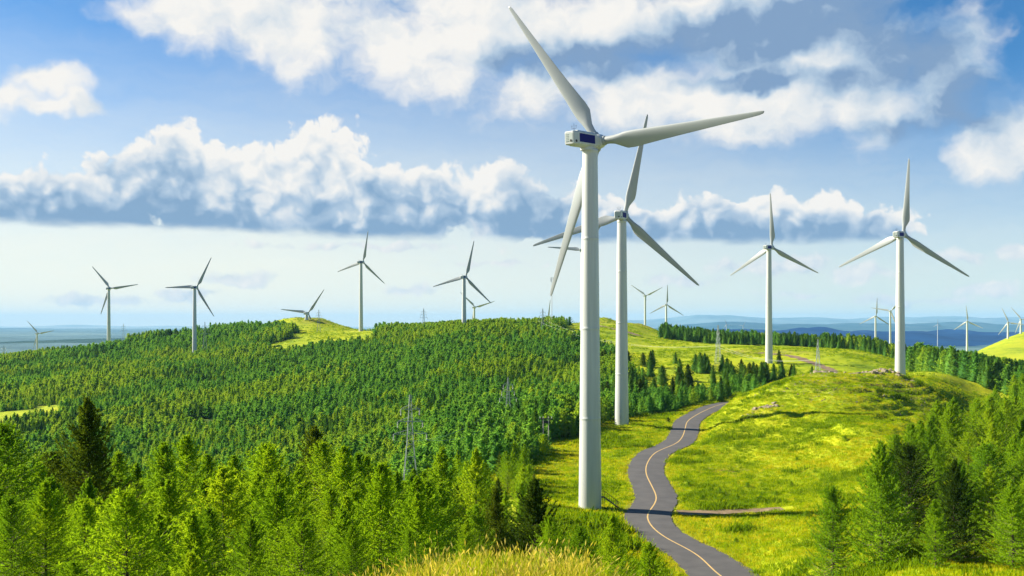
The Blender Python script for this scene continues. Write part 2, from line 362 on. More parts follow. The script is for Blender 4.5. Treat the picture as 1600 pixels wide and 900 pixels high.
def gz(x, y): return float(ground(np.array([x]), np.array([y]))[0])
def proj(X, Y, Z): return 800 + F * X / Y, HZ - F * Z / Y
def at(px, Y): x = (px - 800) / F * Y; return Vector((x, Y, gz(x, Y)))
def inpoly(px, py, poly):
    px = np.asarray(px, float); py = np.asarray(py, float); r = np.zeros(px.shape, bool); n = len(poly)
    for i in range(n):
        (x1, y1), (x2, y2) = poly[i], poly[(i + 1) % n]
        c = (y1 > py) != (y2 > py)
        with np.errstate(divide='ignore', invalid='ignore'):
            r ^= c & (px < (x2 - x1) * (py - y1) / (y2 - y1 if y2 != y1 else 1e-9) + x1)
    return r
# wooded ground, as outlines in picture pixels of the far hillside
WOOD = [(-290, 600), (-100, 575), (0, 562), (100, 553), (170, 546), (230, 530), (330, 520), (400, 514), (445, 516), (455, 528), (420, 542), (470, 549), (560, 541), (600, 519), (700, 513), (780, 506), (862, 503), (880, 520), (895, 548),
        (940, 546), (985, 578), (992, 602), (1012, 613), (1125, 617), (1112, 636), (1060, 644), (1000, 652), (940, 664), (860, 690), (835, 712), (770, 738), (700, 860), (-290, 860)]
CLEAR = [[(-60, 640), (40, 640), (95, 634), (90, 648), (40, 660), (-60, 678)], [(105, 564), (170, 549), (290, 523), (297, 528), (250, 540), (200, 553), (110, 573)], [(395, 540), (430, 535), (480, 552), (420, 553)],
         [(-40, 622), (30, 618), (40, 626), (-40, 630)]]
def wooded(X, Y, Z):
    px, py = proj(X, Y, Z)
    px = px + 40 * fbm(X, Y, 16, 3); py = py + 9 * fbm(X + 70, Y, 14, 3)
    r = inpoly(px, py, WOOD) & (Y > 185) & (Y < 985)
    for c in CLEAR: r &= ~inpoly(px, py, c)
    return r

def foliage_mat(name, c1, c2, c3, trans=0.35, var=0.25):
    m, q, b, out = mat(name)
    oi = q.new('ShaderNodeObjectInfo'); geo = q.new('ShaderNodeNewGeometry')
    n = q.noise(geo.outputs['Position'], 0.9, 3, 0.6)
    k = q.m('ADD', q.m('MULTIPLY', oi.outputs['Random'], var * 2), q.m('SUBTRACT', n, var))
    c = q.ramp(k, [(0.15, c1), (0.5, c2), (0.85, c3)])
    df = q.new('ShaderNodeBsdfDiffuse'); tr = q.new('ShaderNodeBsdfTranslucent'); mx = q.new('ShaderNodeMixShader')
    q.l.new(c, df.inputs[0])
    q.l.new(q.mix(1.0, c, (1.25, 1.15, 0.55, 1), blend='MULTIPLY'), tr.inputs[0])
    mx.inputs[0].default_value = trans
    q.l.new(df.outputs[0], mx.inputs[1]); q.l.new(tr.outputs[0], mx.inputs[2]); q.l.new(mx.outputs[0], out.inputs[0])
    return m
def plain(name, c, rough=0.6, metal=0.0, nscale=0.0, namt=0.15, bump=0.0):
    m, q, b, out = mat(name)
    b.inputs['Roughness'].default_value = rough; b.inputs['Metallic'].default_value = metal
    if nscale:
        g = q.new('ShaderNodeTexCoord'); n = q.noise(g.outputs['Object'], nscale, 6, 0.6)
        k = q.m('ADD', 1 - namt, q.m('MULTIPLY', n, 2 * namt))
        q.l.new(q.mix(1.0, (*c, 1), q.xyz(k, k, k), blend='MULTIPLY'), b.inputs['Base Color'])
        if bump:
            bp = q.new('ShaderNodeBump'); bp.inputs['Strength'].default_value = bump; bp.inputs['Distance'].default_value = 0.05
            q.l.new(n, bp.inputs['Height']); q.l.new(bp.outputs[0], b.inputs['Normal'])
    else: b.inputs['Base Color'].default_value = (*c, 1)
    return m

def ground_mat():
    m, q, b, out = mat('meadow_ground')
    P = q.new('ShaderNodeNewGeometry').outputs['Position']
    at_ = lambda nm: q.new('ShaderNodeAttribute', attribute_name=nm).outputs['Fac']
    big = q.noise(P, 0.022, 4, 0.55); midn = q.noise(P, 0.16, 5, 0.6); fine = q.noise(q.v('MULTIPLY', P, (1, 1, 1)), 1.5, 5, 0.65)
    k = q.m('ADD', q.m('MULTIPLY', big, 0.45), q.m('ADD', q.m('MULTIPLY', midn, 0.35), q.m('MULTIPLY', fine, 0.3)))
    c = q.ramp(k, [(0.38, (0.07, 0.14, 0.005)), (0.46, (0.17, 0.25, 0.006)), (0.56, (0.31, 0.37, 0.008)), (0.70, (0.41, 0.40, 0.012))])
    spk = q.noise(P, 0.9, 6, 0.7)
    c = q.mix(q.m('MULTIPLY', q.step(spk, 0.60, 0.70), 0.4), c, (0.07, 0.12, 0.008, 1))
    bare = q.m('MULTIPLY', at_('bare'), q.step(q.noise(P, 0.5, 6, 0.65), 0.40, 0.62))
    earth = q.ramp(q.noise(P, 1.2, 6, 0.7), [(0.3, (0.09, 0.075, 0.025)), (0.6, (0.20, 0.15, 0.06)), (0.8, (0.32, 0.25, 0.15))])
    c = q.mix(bare, c, earth)
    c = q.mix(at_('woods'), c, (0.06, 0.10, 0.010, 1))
    haze_tinted_plainc = q.ramp(q.noise(q.v('MULTIPLY', P, (0.25, 1, 1)), 0.0011, 5, 0.6), [(0.35, (0.02, 0.06, 0.075)), (0.5, (0.05, 0.11, 0.12)), (0.65, (0.12, 0.19, 0.18))])  # far plain: the blue of distance haze is mixed into its ground colours
    c = q.mix(at_('far'), c, haze_tinted_plainc)
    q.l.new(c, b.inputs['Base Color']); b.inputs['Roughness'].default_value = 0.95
    b.inputs['Specular IOR Level'].default_value = 0.1
    bp = q.new('ShaderNodeBump'); bp.inputs['Strength'].default_value = 0.9; bp.inputs['Distance'].default_value = 0.5
    q.l.new(q.m('ADD', fine, midn), bp.inputs['Height']); q.l.new(bp.outputs[0], b.inputs['Normal'])
    return m

BARE = [(1290, 298, 9), (1265, 300, 7), (1300, 302, 10), (1395, 298, 16), (1430, 285, 10), (1370, 280, 12), (1330, 268, 16), (1400, 262, 14), (1190, 250, 6), (1180, 244, 4), (1480, 262, 12), (1360, 255, 12), (470, 890, 9), (500, 880, 22), (555, 830, 14), (930, 770, 20), (1003, 795, 16),
        (1170, 545, 22), (1200, 540, 20), (1220, 530, 16), (1130, 400, 8), (1140, 190, 6), (1165, 188, 5), (1330, 400, 9)]
def build_ground():
    nu = 620
    u = np.linspace(-1100 / F, 1100 / F, nu)
    lv = np.concatenate([np.linspace(math.log(2.5), math.log(60), 110, endpoint=False), np.linspace(math.log(60), math.log(1100), 520, endpoint=False), np.linspace(math.log(1100), math.log(2600), 90, endpoint=False), np.linspace(math.log(2600), math.log(35000), 70)])
    Y = np.exp(lv)[:, None] * np.ones((1, nu)); X = Y * u[None, :]
    Z = ground(X, Y)
    V = np.stack([X, Y, Z], -1).reshape(-1, 3); nv = len(lv)
    i = np.arange(nv - 1)[:, None] * nu + np.arange(nu - 1)[None, :]
    Fc = np.stack([i, i + 1, i + nu + 1, i + nu], -1).reshape(-1, 4)
    me = fast_mesh('ground', V, Fc, ground_mat(), True)
    X, Y, Z = X.ravel(), Y.ravel(), Z.ravel()
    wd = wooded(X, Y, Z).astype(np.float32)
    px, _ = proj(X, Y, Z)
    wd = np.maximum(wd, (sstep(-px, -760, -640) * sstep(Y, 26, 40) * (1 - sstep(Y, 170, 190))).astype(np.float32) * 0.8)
    bare = np.zeros(len(X))
    for (bx, by, r) in BARE:
        xb = (bx - 800) / F * by
        bare = np.maximum(bare, np.exp(-(((X - xb) / r) ** 2 + ((Y - by) / (r * 0.8)) ** 2)))
    D, _ = road_dist(X, Y); bare = np.maximum(bare, (1 - sstep(D, 3.5, 4.6)) * 0.9)
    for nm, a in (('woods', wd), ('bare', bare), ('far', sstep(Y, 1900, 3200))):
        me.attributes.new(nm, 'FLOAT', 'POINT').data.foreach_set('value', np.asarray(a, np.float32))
    tag(put('ground', me), 'rolling green and yellow meadow hills running out to a blue plain', 'ground', kind='structure')
build_ground()

# --- road, its centre line, and dirt tracks
def strip(name, P, Zs, offs, m, crown=0.0, wob=0.0, seed=0, wide=1.0, side=1):
    wide = np.ones(len(P)) * wide
    P = np.asarray(P); t = np.gradient(P, axis=0); t /= np.linalg.norm(t, axis=1)[:, None]; nrm = np.stack([t[:, 1], -t[:, 0]], 1)
    rs = np.random.RandomState(seed); V = []
    for o in offs:
        j = rs.randn(len(P)) * wob if abs(o) == max(abs(k) for k in offs) else 0
        p = P + nrm * ((o * wide + j) if o * side > 0 else (o + j + 0 * wide))[:, None]
        V.append(np.column_stack([p, (Zs(p) if callable(Zs) else Zs) + crown * (1 - (abs(o) / 3.5) ** 2)]))
    n = len(P); k = len(offs); V = np.stack(V, 1).reshape(-1, 3)
    i = np.arange(n - 1)[:, None] * k + np.arange(k - 1)[None, :]
    return fast_mesh(name, V, np.stack([i, i + 1, i + k + 1, i + k], -1).reshape(-1, 4), m, True)
def asphalt():
    m, q, b, out = mat('asphalt'); P = q.new('ShaderNodeNewGeometry').outputs['Position']
    n = q.noise(P, 0.35, 5, 0.6); f = q.noise(P, 9, 4, 0.7)
    c = q.ramp(q.m('ADD', q.m('MULTIPLY', n, 0.7), q.m('MULTIPLY', f, 0.3)), [(0.3, (0.048, 0.047, 0.048)), (0.7, (0.090, 0.086, 0.084))])
    crack = q.noise(q.v('MULTIPLY', P, (0.12, 1.4, 1)), 0.9, 3, 0.5)
    c = q.mix(q.m('MULTIPLY', q.step(crack, 0.66, 0.70), 0.45), c, (0.03, 0.03, 0.032, 1))
    q.l.new(c, b.inputs['Base Color']); b.inputs['Roughness'].default_value = 0.8
    return m
tag(put('road', strip('road', RC, RZ, [-3.4, -2.3, -1.15, 0, 1.15, 2.3, 3.4], asphalt(), 0.06, 0.10, 3, 1 + .45 * (1 - sstep(RC[:, 1], 106, 128)))), 'grey asphalt road winding through the green meadow past the nearest tower', 'road', kind='structure')
paint = plain('road_paint', (0.50, 0.34, 0.12), 0.7, 0, 1.6, 0.35)
tag(put('road_marking', strip('road_marking', RC, RZ + 0.066, [-0.10, 0.10], paint)), 'single yellow centre line painted along the winding road', 'road marking', kind='structure')
def dirt_mat():
    m, q, b, out = mat('track_dirt'); P = q.new('ShaderNodeNewGeometry').outputs['Position']
    c = q.ramp(q.noise(P, 0.8, 6, 0.7), [(0.3, (0.10, 0.07, 0.035)), (0.55, (0.19, 0.13, 0.07)), (0.75, (0.28, 0.20, 0.11))])
    q.l.new(c, b.inputs['Base Color']); b.inputs['Roughness'].default_value = 0.95
    return m
DIRT = dirt_mat()
def track(pts, half, label):
    P = np.array([((px - 800) / F * Y, Y) for px, Y in pts]); t = np.concatenate([[0], np.cumsum(np.hypot(*np.diff(P, axis=0).T))])
    ts = np.arange(0, t[-1], 1.2); Q = np.stack([pchip(t, P[:, 0], ts), pchip(t, P[:, 1], ts)], 1)
    me = strip('dirt_track', Q, lambda p: ground(p[:, 0], p[:, 1]) + 0.13, [-half, -half * .5, 0, half * .5, half], DIRT, 0, half * 0.12, 5)
    tag(put('dirt_track', me), label, 'track', kind='structure')
track([(1060, 149), (1100, 149.2), (1150, 149.4), (1200, 149.2), (1235, 149)], 2.0, 'narrow brown dirt track leaving the road across the near meadow')
track([(1180, 540), (1215, 520), (1255, 490), (1290, 455), (1330, 420), (1372, 392), (1410, 372)], 2.6, 'brown dirt road crossing the far meadow behind the grassy knoll')
track([(900, 770), (935, 735), (965, 705), (985, 690), (1000, 680)], 3.0, 'brown dirt track running down from the grassy crest behind the second tower')

# --- far hills; distance haze is painted into the base colours of the ridges
def hills(name, label, prof, Y0, depth, zb, c1, c2, seed, rough):
    xs = np.array([(p - 800) / F * Y0 for p, _ in prof]); hs = np.array([-(py - HZ) / F * Y0 for _, py in prof])
    nx, ny = 420, 60
    X = np.linspace(xs[0], xs[-1], nx)[None, :] * np.ones((ny, 1)); T = np.linspace(-1, 1, ny)[:, None] * np.ones((1, nx)); Y = Y0 + T * depth
    top = pchip(xs, hs, X.ravel()).reshape(X.shape) - zb
    lam = depth * 0.8
    rid = 1 - 2 * np.abs(fbm(X + seed * 999, Y, lam, 5, 0.55))
    env = np.clip(1 - np.abs(T + 0.35 * fbm(X + seed * 77, Y * 0, lam * 1.5, 3)) ** 1.3, 0, 1)
    Z = zb - 3 + (top + 3) * env * (1 - rough + rough * rid * 1.15)
    V = np.stack([X, Y, Z], -1).reshape(-1, 3); i = np.arange(ny - 1)[:, None] * nx + np.arange(nx - 1)[None, :]
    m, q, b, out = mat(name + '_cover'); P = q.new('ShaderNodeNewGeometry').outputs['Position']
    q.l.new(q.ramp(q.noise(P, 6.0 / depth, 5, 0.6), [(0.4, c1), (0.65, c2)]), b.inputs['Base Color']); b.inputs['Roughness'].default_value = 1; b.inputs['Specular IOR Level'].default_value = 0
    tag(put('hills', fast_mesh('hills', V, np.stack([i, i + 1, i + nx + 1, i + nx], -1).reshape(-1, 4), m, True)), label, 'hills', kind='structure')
hills('haze_tinted_near_ridge', 'deep blue wooded ridge beyond the far meadow', [(1000, 530), (1080, 522), (1130, 514), (1170, 515), (1210, 516), (1250, 513), (1286, 508), (1320, 514), (1350, 515), (1385, 512), (1420, 516), (1460, 516), (1500, 517), (1530, 512), (1560, 516), (1620, 513), (1700, 520), (1850, 515), (2000, 530)], 7200, 1500, -128, (0.002, 0.024, 0.10), (0.006, 0.042, 0.14), 1, 0.30)
hills('haze_tinted_mid_ridge', 'pale blue hills low behind the deep blue ridge', [(1000, 520), (1060, 508), (1120, 503), (1200, 505), (1290, 507), (1350, 503), (1430, 505), (1500, 502), (1600, 504), (1750, 500), (2000, 515)], 14000, 2500, -128, (0.03, 0.09, 0.13), (0.06, 0.12, 0.16), 2, 0.3)
hills('haze_tinted_far_ridge', 'faint pale mountains along the skyline behind the turbines', [(840, 512), (950, 502), (1040, 497), (1090, 491), (1130, 492), (1200, 497), (1270, 496), (1330, 498), (1390, 493), (1440, 494), (1490, 492), (1540, 496), (1600, 494), (1750, 490), (2000, 500)], 26000, 4500, -128, (0.10, 0.17, 0.20), (0.17, 0.24, 0.26), 3, 0.25)
hills('haze_tinted_left_ridge', 'faint low mountains on the skyline over the blue plain', [(-300, 512), (-100, 509), (50, 512), (110, 509), (140, 507), (200, 511), (260, 509), (330, 511), (450, 510), (560, 512), (640, 509), (720, 511), (860, 509), (950, 512)], 28000, 4500, -128, (0.20, 0.28, 0.31), (0.28, 0.35, 0.36), 4, 0.25)
hills('plain_hill', 'low dark hill rising from the blue plain beside the farthest turbine', [(20, 560), (70, 548), (110, 542), (135, 541), (170, 548), (240, 560)], 4200, 350, -132, (0.02, 0.04, 0.03), (0.04, 0.06, 0.04), 5, 0.2)
hills('plain_rise', 'long low rises crossing the blue plain under the skyline', [(-300, 540), (-100, 529), (60, 531), (160, 529), (260, 532), (360, 529), (500, 533), (700, 530), (900, 540)], 8000, 1400, -131, (0.02, 0.05, 0.04), (0.05, 0.08, 0.05), 6, 0.3)

# ------------------------------------------------------------------ trees
def vn(v): return v / (np.linalg.norm(v, axis=-1, keepdims=True) + 1e-9)
def make_tree(seed, h, rad, nb, ntw, nnd, nl, nw, slim=0.75, droop=0.12, up=50, core=0.0, low=0.05, limbs=True):
    rs = np.random.RandomState(seed); wood = MB(); T0 = []; T1 = []; TL = []
    bend = rs.uniform(-.02, .02, 2) * h
    ax = lambda z: np.array([bend[0] * (z / h) ** 2, bend[1] * (z / h) ** 2, z])
    sg = 6
    for i in range(sg):
        z0, z1 = h * i / sg, h * (i + 1) / sg
        wood.bar(ax(z0) + (0, 0, -0.35 if i == 0 else 0), ax(z1), h * .0135 * (1 - i / sg) + .008, 7, h * .0135 * (1 - (i + 1) / sg) + .008)
    P, D, L = [], [], []
    for i in range(nb):
        t = (i + rs.rand()) / nb; z = h * (low + (0.95 - low) * t ** 0.92)
        az = i * 2.39996 + rs.uniform(-.5, .5); Lb = rad * ((1 - t) ** slim * min(1, .62 + 2.6 * t) + .015) * rs.uniform(.50, 1.28)
        p0 = math.radians(4 + up * t ** 1.6 + rs.uniform(-9, 9)); hd = np.array([math.cos(az), math.sin(az), 0]); sd = np.array([-math.sin(az), math.cos(az), 0]); upv = np.array([0, 0, 1.0])
        c0 = ax(z); dr = droop * (1 - t)
        pos = lambda s: c0 + hd * (Lb * s * math.cos(p0)) + upv * (Lb * (s * math.sin(p0) + .22 * s * s - dr * math.sin(math.pi * min(s, 1)) - dr * s))
        if limbs:
            for k in range(3): wood.bar(pos(k / 3), pos((k + 1) / 3), .010 * Lb * (1 - k / 3) + .006, 3, .010 * Lb * (1 - (k + 1) / 3) + .005)
        for j in range(ntw):
            s = 0.05 + 0.95 * (j + rs.rand()) / ntw; sg_ = 1 if (j & 1) else -1
            tl = Lb * (.34 * (1 - s) + .10) * rs.uniform(.6, 1.3) + .04 * (1 - t)
            td = vn(hd * rs.uniform(.35, .9) + sd * sg_ * rs.uniform(.4, 1.0) + upv * rs.uniform(-.12, .55))
            b = pos(s)
            for k in range(nnd):
                f = (k + rs.rand()) / nnd
                P.append(b + td * tl * f + upv * tl * .15 * f * f); D.append(vn(td * .75 + rs.normal(0, .62, 3) + upv * .12)); L.append(nl * rs.uniform(.65, 1.3) * (1 - .45 * max(0, t - .7) / .3))
        e = pos(1.0); ed = vn(pos(1.0) - pos(.9))
        for k in range(max(2, nnd)):
            f = (k + rs.rand()) / nnd; P.append(e - ed * Lb * .25 * (1 - f)); D.append(vn(ed * .8 + rs.normal(0, .5, 3))); L.append(nl * rs.uniform(.7, 1.2))
    for k in range(nnd * 2):
        z = h * (.88 + .11 * rs.rand()); P.append(ax(z)); D.append(vn(np.array([rs.normal(0, .5), rs.normal(0, .5), .8]))); L.append(nl * rs.uniform(.4, .65))
    for k in range(9 if limbs else 0):                      # upswept leading shoots round the tip
        z = h * rs.uniform(.80, .95); a = rs.uniform(0, 6.28); ln = h * rs.uniform(.05, .10) * (1.15 - (z / h - .8) * 3)
        dv = vn(np.array([math.cos(a) * .6, math.sin(a) * .6, rs.uniform(.7, 1.2)])); b = ax(z)
        wood.bar(b, b + dv * ln, .008, 3, .003)
        for j in range(int(nnd * 2.2)):
            f = (j + rs.rand()) / (nnd * 2.2); P.append(b + dv * ln * f); D.append(vn(dv * .8 + rs.normal(0, .5, 3))); L.append(nl * rs.uniform(.35, .6))
    P, D, L = np.array(P), np.array(D), np.array(L)[:, None]
    sd = vn(np.cross(D, rs.normal(0, 1, P.shape))); wv = sd * nw * rs.uniform(.7, 1.3, (len(P), 1)) * .5
    V = np.stack([P - D * L * .25, P + wv, P + D * L * .85, P - wv], 1).reshape(-1, 3); n = len(P)
    Fc = np.arange(4 * n).reshape(n, 4)
    if core:
        rr = []; K = 7; lv = 6
        for a in range(lv):
            f = a / (lv - 1); zc = h * (low + .03 + (.93 - low) * f)
            for c in range(K):
                r = max(.02, core * rad * (1 - f) ** slim * rs.uniform(.7, 1.3)); an = 2 * math.pi * (c + .5 * (a & 1)) / K
                rr.append((r * math.cos(an), r * math.sin(an), zc + rs.uniform(-.03, .03) * h))
        o = len(V); V = np.vstack([V, rr])
        Fc = np.vstack([Fc, [(o + a * K + c, o + a * K + (c + 1) % K, o + (a + 1) * K + (c + 1) % K, o + (a + 1) * K + c) for a in range(lv - 1) for c in range(K)]])
    return wood, V, Fc

BARK = plain('larch_bark', (0.07, 0.05, 0.032), 0.9, 0, 6, 0.4)
FOL = {
 'light': foliage_mat('larch_light_needles', (0.155, 0.30, 0.012), (0.245, 0.41, 0.014), (0.37, 0.50, 0.020), 0.50, 0.22),
 'mid': foliage_mat('larch_green_needles', (0.12, 0.26, 0.014), (0.20, 0.36, 0.016), (0.30, 0.45, 0.018), 0.50, 0.22),
 'dark': foliage_mat('dark_needles', (0.030, 0.065, 0.010), (0.060, 0.11, 0.011), (0.12, 0.17, 0.014), 0.38, 0.22),
 'spruce': foliage_mat('spruce_needles', (0.045, 0.13, 0.024), (0.075, 0.185, 0.026), (0.13, 0.24, 0.026), 0.38, 0.22),
}
FOL['wood_mid'] = foliage_mat('wood_green_needles', (0.075, 0.22, 0.045), (0.13, 0.32, 0.055), (0.22, 0.41, 0.06), 0.56, 0.30)
FOL['wood_light'] = foliage_mat('wood_light_needles', (0.14, 0.29, 0.035), (0.24, 0.40, 0.040), (0.34, 0.47, 0.05), 0.56, 0.30)
PROTO = {}
def proto(kind, seeds, h, shapes=None, **kw):
    PROTO[kind] = []
    for i, sd in enumerate(seeds):
        k = dict(kw)
        if shapes: k.update(rad=shapes[i % len(shapes)][0], slim=shapes[i % len(shapes)][1])
        wood, V, Fc = make_tree(sd, h, **k)
        PROTO[kind].append((h, wood.mesh(kind + '_trunk', BARK), fast_mesh(kind + '_crown', V, Fc), {}))
SH = [(2.7, .92), (3.2, .80), (3.7, .74), (3.0, .86), (3.4, .95)]
proto('hero', (1, 2, 3, 4, 5), 8.0, SH, nb=200, ntw=14, nnd=10, nl=.14, nw=.036)
proto('near', (11, 12, 13, 14, 15), 8.0, SH, nb=155, ntw=12, nnd=7, nl=.21, nw=.060)
proto('bushy', (21, 22, 23), 8.0, [(3.6, .84), (4.1, .74), (3.3, .9)], nb=190, ntw=13, nnd=8, nl=.21, nw=.058, low=.02, droop=.16)
proto('mid', (31, 32, 33, 34), 8.0, SH, nb=95, ntw=8, nnd=5, nl=.34, nw=.12, core=.30)
proto('far', (41, 42, 43, 44), 8.0, [(2.9, .85), (3.3, .75), (2.6, .95), (3.6, .7)], nb=46, ntw=5, nnd=3, nl=.62, nw=.26, core=.42, limbs=False)
proto('sprucemid', (51, 52, 53), 8.0, [(2.5, .92), (2.9, .82), (2.2, .95)], nb=95, ntw=6, nnd=4, nl=.32, nw=.13, core=.5, droop=.22, up=35)
def crown_with(me, cache, k):
    if k not in cache:
        c = me.copy(); c.materials.clear(); c.materials.append(FOL[k]); cache[k] = c
    return cache[k]
TREES = []
def tree(kind, look, x, y, h, label, group, name='larch_tree', wid=1.0, rs=random):
    ph, tm, cm, cache = rs.choice(PROTO[kind])
    s = h / ph
    o = empty(name, (x, y, gz(x, y) - 0.05), rs.uniform(0, 6.28), 1.0); o.scale = (s * wid, s * wid, s)
    tag(o, label, 'tree', group)
    put('trunk', tm, o); put('crown', crown_with(cm, cache, look), o)
    TREES.append((x, y, h)); return o
rnd = random.Random(5)
def top_tree(kind, look, px, top, Y, label, group, wid=1.0, name='larch_tree'):
    x = (px - 800) / F * Y; z = gz(x, Y); h = (HZ - top) / F * Y - z
    return tree(kind, look, x, Y, h, label, group, name, wid, rnd)

# ------------------------------------------------------------------ wind turbines
WHITE = plain('tower_paint', (0.50, 0.53, 0.52), 0.45, 0, 0.25, 0.05)
BLADEP = plain('blade_paint', (0.31, 0.34, 0.345), 0.4, 0, 0.35, 0.07)
BLUE = plain('blue_panel', (0.008, 0.010, 0.13), 0.7)
BLUE.node_tree.nodes['Principled BSDF'].inputs['Specular IOR Level'].default_value = 0.15
VENT = plain('vent_grey', (0.34, 0.40, 0.38), 0.6)
BLACK = plain('dark_rubber', (0.02, 0.02, 0.02), 0.7)
STEEL = plain('galvanised_steel', (0.42, 0.45, 0.45), 0.55, 0.3)
OLDSTEEL = plain('lattice_steel', (0.25, 0.30, 0.29), 0.6, 0.2)
CONC = plain('pole_concrete', (0.45, 0.43, 0.38), 0.9, 0, 3, 0.2)

def weather(m, c, amt):
    q = NT(m.node_tree); b = m.node_tree.nodes['Principled BSDF']; g = q.new('ShaderNodeTexCoord').outputs['Object']
    n = q.noise(q.v('MULTIPLY', g, (1, 1, .05)), 1.6, 6, 0.6); k = q.m('ADD', 1 - amt, q.m('MULTIPLY', q.step(n, .35, .75), amt * 1.3))
    q.l.new(q.mix(1.0, (*c, 1), q.xyz(k, k, q.m('MULTIPLY', k, 0.99)), blend='MULTIPLY'), b.inputs['Base Color'])
weather(WHITE, (0.50, 0.53, 0.52), .13)
def tower_mesh():
    b = MB(); prof = [(1.76, -1.5), (1.76, 0.0)]
    for k in range(1, 5):
        z = 54 * k / 4; r = 1.74 - .58 * k / 4
        if k < 4: prof += [(r, z - .4), (r + .001, z - .12), (r + .02, z - .08), (r + .02, z + .08), (r + .001, z + .12), (r - .002, z + .4)]
        else: prof += [(r, z - .8), (r, z - .5), (r + .05, z - .45), (r + .05, z)]
    b.lathe(prof, 40); return b.mesh('tower', WHITE, True)
def nac_ring(y, w_, h_, ch, zc):
    a, c = w_ / 2, h_ / 2
    return [(a, y, zc - c + ch), (a, y, zc + c - ch), (a - ch, y, zc + c), (-a + ch, y, zc + c), (-a, y, zc + c - ch), (-a, y, zc - c + ch), (-a + ch, y, zc - c), (a - ch, y, zc - c)]
def nacelle_mesh():
    b = MB()
    b.loft([nac_ring(-4.9, 2.0, 2.1, .18, -.05), nac_ring(-4.75, 2.3, 2.45, .22, -.02), nac_ring(-3.7, 2.36, 2.55, .22, 0), nac_ring(-3.6, 2.6, 2.75, .32, .05), nac_ring(.9, 2.6, 2.75, .36, .05), nac_ring(2.7, 1.9, 2.05, .42, .05), nac_ring(3.05, 1.55, 1.6, .42, .05)])
    b.lathe([(1.25, -1.85), (1.25, -1.25)], 24)
    b.box((0, -1.2, 1.46), (1.2, 1.9, .10)); b.box((.4, .6, 1.47), (.6, .6, .12))
    return b.mesh('nacelle', WHITE)
def panel_mesh(sx):
    b = MB(); b.box((sx * 1.305, -1.32, .08), (.03, 4.35, 1.55))
    return b.mesh('side_panel', BLUE)
def vent_mesh():
    b = MB()
    b.box((0, -4.91, 0), (1.7, .04, 1.5))
    for z in (-.6, -.3, 0, .3, .6): b.box((-.45, -4.945, z), (.62, .05, .06))
    return b.mesh('rear_vent', VENT)
def hatch_mesh():
    b = MB()
    b.lathe([(.22, 0), (.22, .05)], 16, 'Y', (.42, -4.98, -.55))
    return b.mesh('round_hatch', BLACK)
def porthole_mesh():
    b = MB(); b.bar((1.16, -4.25, -.62), (1.205, -4.25, -.62), .24, 16); return b.mesh('round_hatch', BLACK)
def anemo_mesh():
    b = MB(); b.bar((.1, -3.6, 1.2), (.1, -3.6, 2.7), .035, 6); b.bar((-.4, -3.6, 1.75), (.6, -3.6, 1.75), .025, 5)
    for x in (-.4, .6): b.bar((x, -3.6, 1.75), (x, -3.6, 2.2), .03, 5); b.lathe([(.02, 2.2), (.12, 2.24), (.02, 2.32)], 8, 'Z', (x, -3.6, 0))
    return b.mesh('anemometer', BLACK)
def spinner_mesh():
    b = MB(); b.lathe([(1.0, -.95), (1.18, -.7), (1.24, 0), (1.15, .7), (.85, 1.25), (.4, 1.6), (.05, 1.7)], 24, 'Y'); return b.mesh('hub', WHITE, True)
def blade_mesh():
    n = 20; rings = []
    rs = [.6, 1.3, 2.0, 2.8, 3.7, 4.7, 6, 8, 10.5, 13.5, 17, 20.5, 23.5, 25.3, 25.85, 26.0]
    ch = [1.15, 1.15, 1.22, 1.55, 2.05, 2.45, 2.5, 2.24, 1.96, 1.66, 1.34, 1.02, .76, .56, .36, .12]
    for r, c in zip(rs, ch):
        k = min(1, max(0, (r - 1.5) / 3.2)); k = k * k * (3 - 2 * k)
        tw = math.radians(15 * max(0, 1 - (r - 1.5) / 16) ** 1.5 + 2) * k
        th = (1 - k) * 1.0 + k * (.30 - .16 * min(1, r / 18))
        ring = []
        for i in range(n):
            a = 2 * math.pi * i / n; cx = .5 - .5 * math.cos(a)                    # 0 leading, 1 trailing
            yt = 5 * th * (.2969 * math.sqrt(cx) - .126 * cx - .3516 * cx ** 2 + .2843 * cx ** 3 - .1036 * cx ** 4)
            yt = yt if a <= math.pi else -yt
            ax_, ay = (cx - .32) * c, yt * c
            ox, oy = -.5 * 1.15 * math.cos(a), .5 * 1.15 * math.sin(a)
            x = ox * (1 - k) + ax_ * k; y = oy * (1 - k) + ay * k
            ring.append((x * math.cos(tw) - y * math.sin(tw), x * math.sin(tw) + y * math.cos(tw) + .012 * r * r / 26, r))
        rings.append(ring)
    b = MB(); b.loft(rings); b.lathe([(.66, .55), (.70, .7), (.70, 1.2), (.62, 1.35)], 20)
    return b.mesh('blade', BLADEP, True)
TM = dict(tower=tower_mesh(), nacelle=nacelle_mesh(), panel=panel_mesh(1), panel2=panel_mesh(-1), porthole=porthole_mesh(), vent=vent_mesh(), hatch=hatch_mesh(), anemo=anemo_mesh(), hub=spinner_mesh(), blade=blade_mesh())
def stairs_mesh():
    b = MB()
    for k in range(7):
        b.box((2.25 + .32 * k, .0, 1.55 - .24 * k), (.30, 1.0, .05))
        b.bar((2.25 + .32 * k, -.5, 1.55 - .24 * k), (2.25 + .32 * k, -.5, 2.45 - .24 * k), .03, 4)
    for y in (-.5, .5):
        b.bar((2.1, y, 1.6), (4.35, y, -.1), .06, 4); b.bar((2.1, y, 2.6), (4.35, y, .9), .035, 4); b.bar((4.3, y, -.4), (4.3, y, .9), .035, 4)
    b.box((1.95, 0, 1.6), (.6, 1.0, .06)); b.bar((2.1, -.5, -.5), (2.1, -.5, 2.6), .04, 4); b.bar((2.1, .5, -.5), (2.1, .5, 2.6), .04, 4)
    return b.mesh('access_stairs', BLACK)
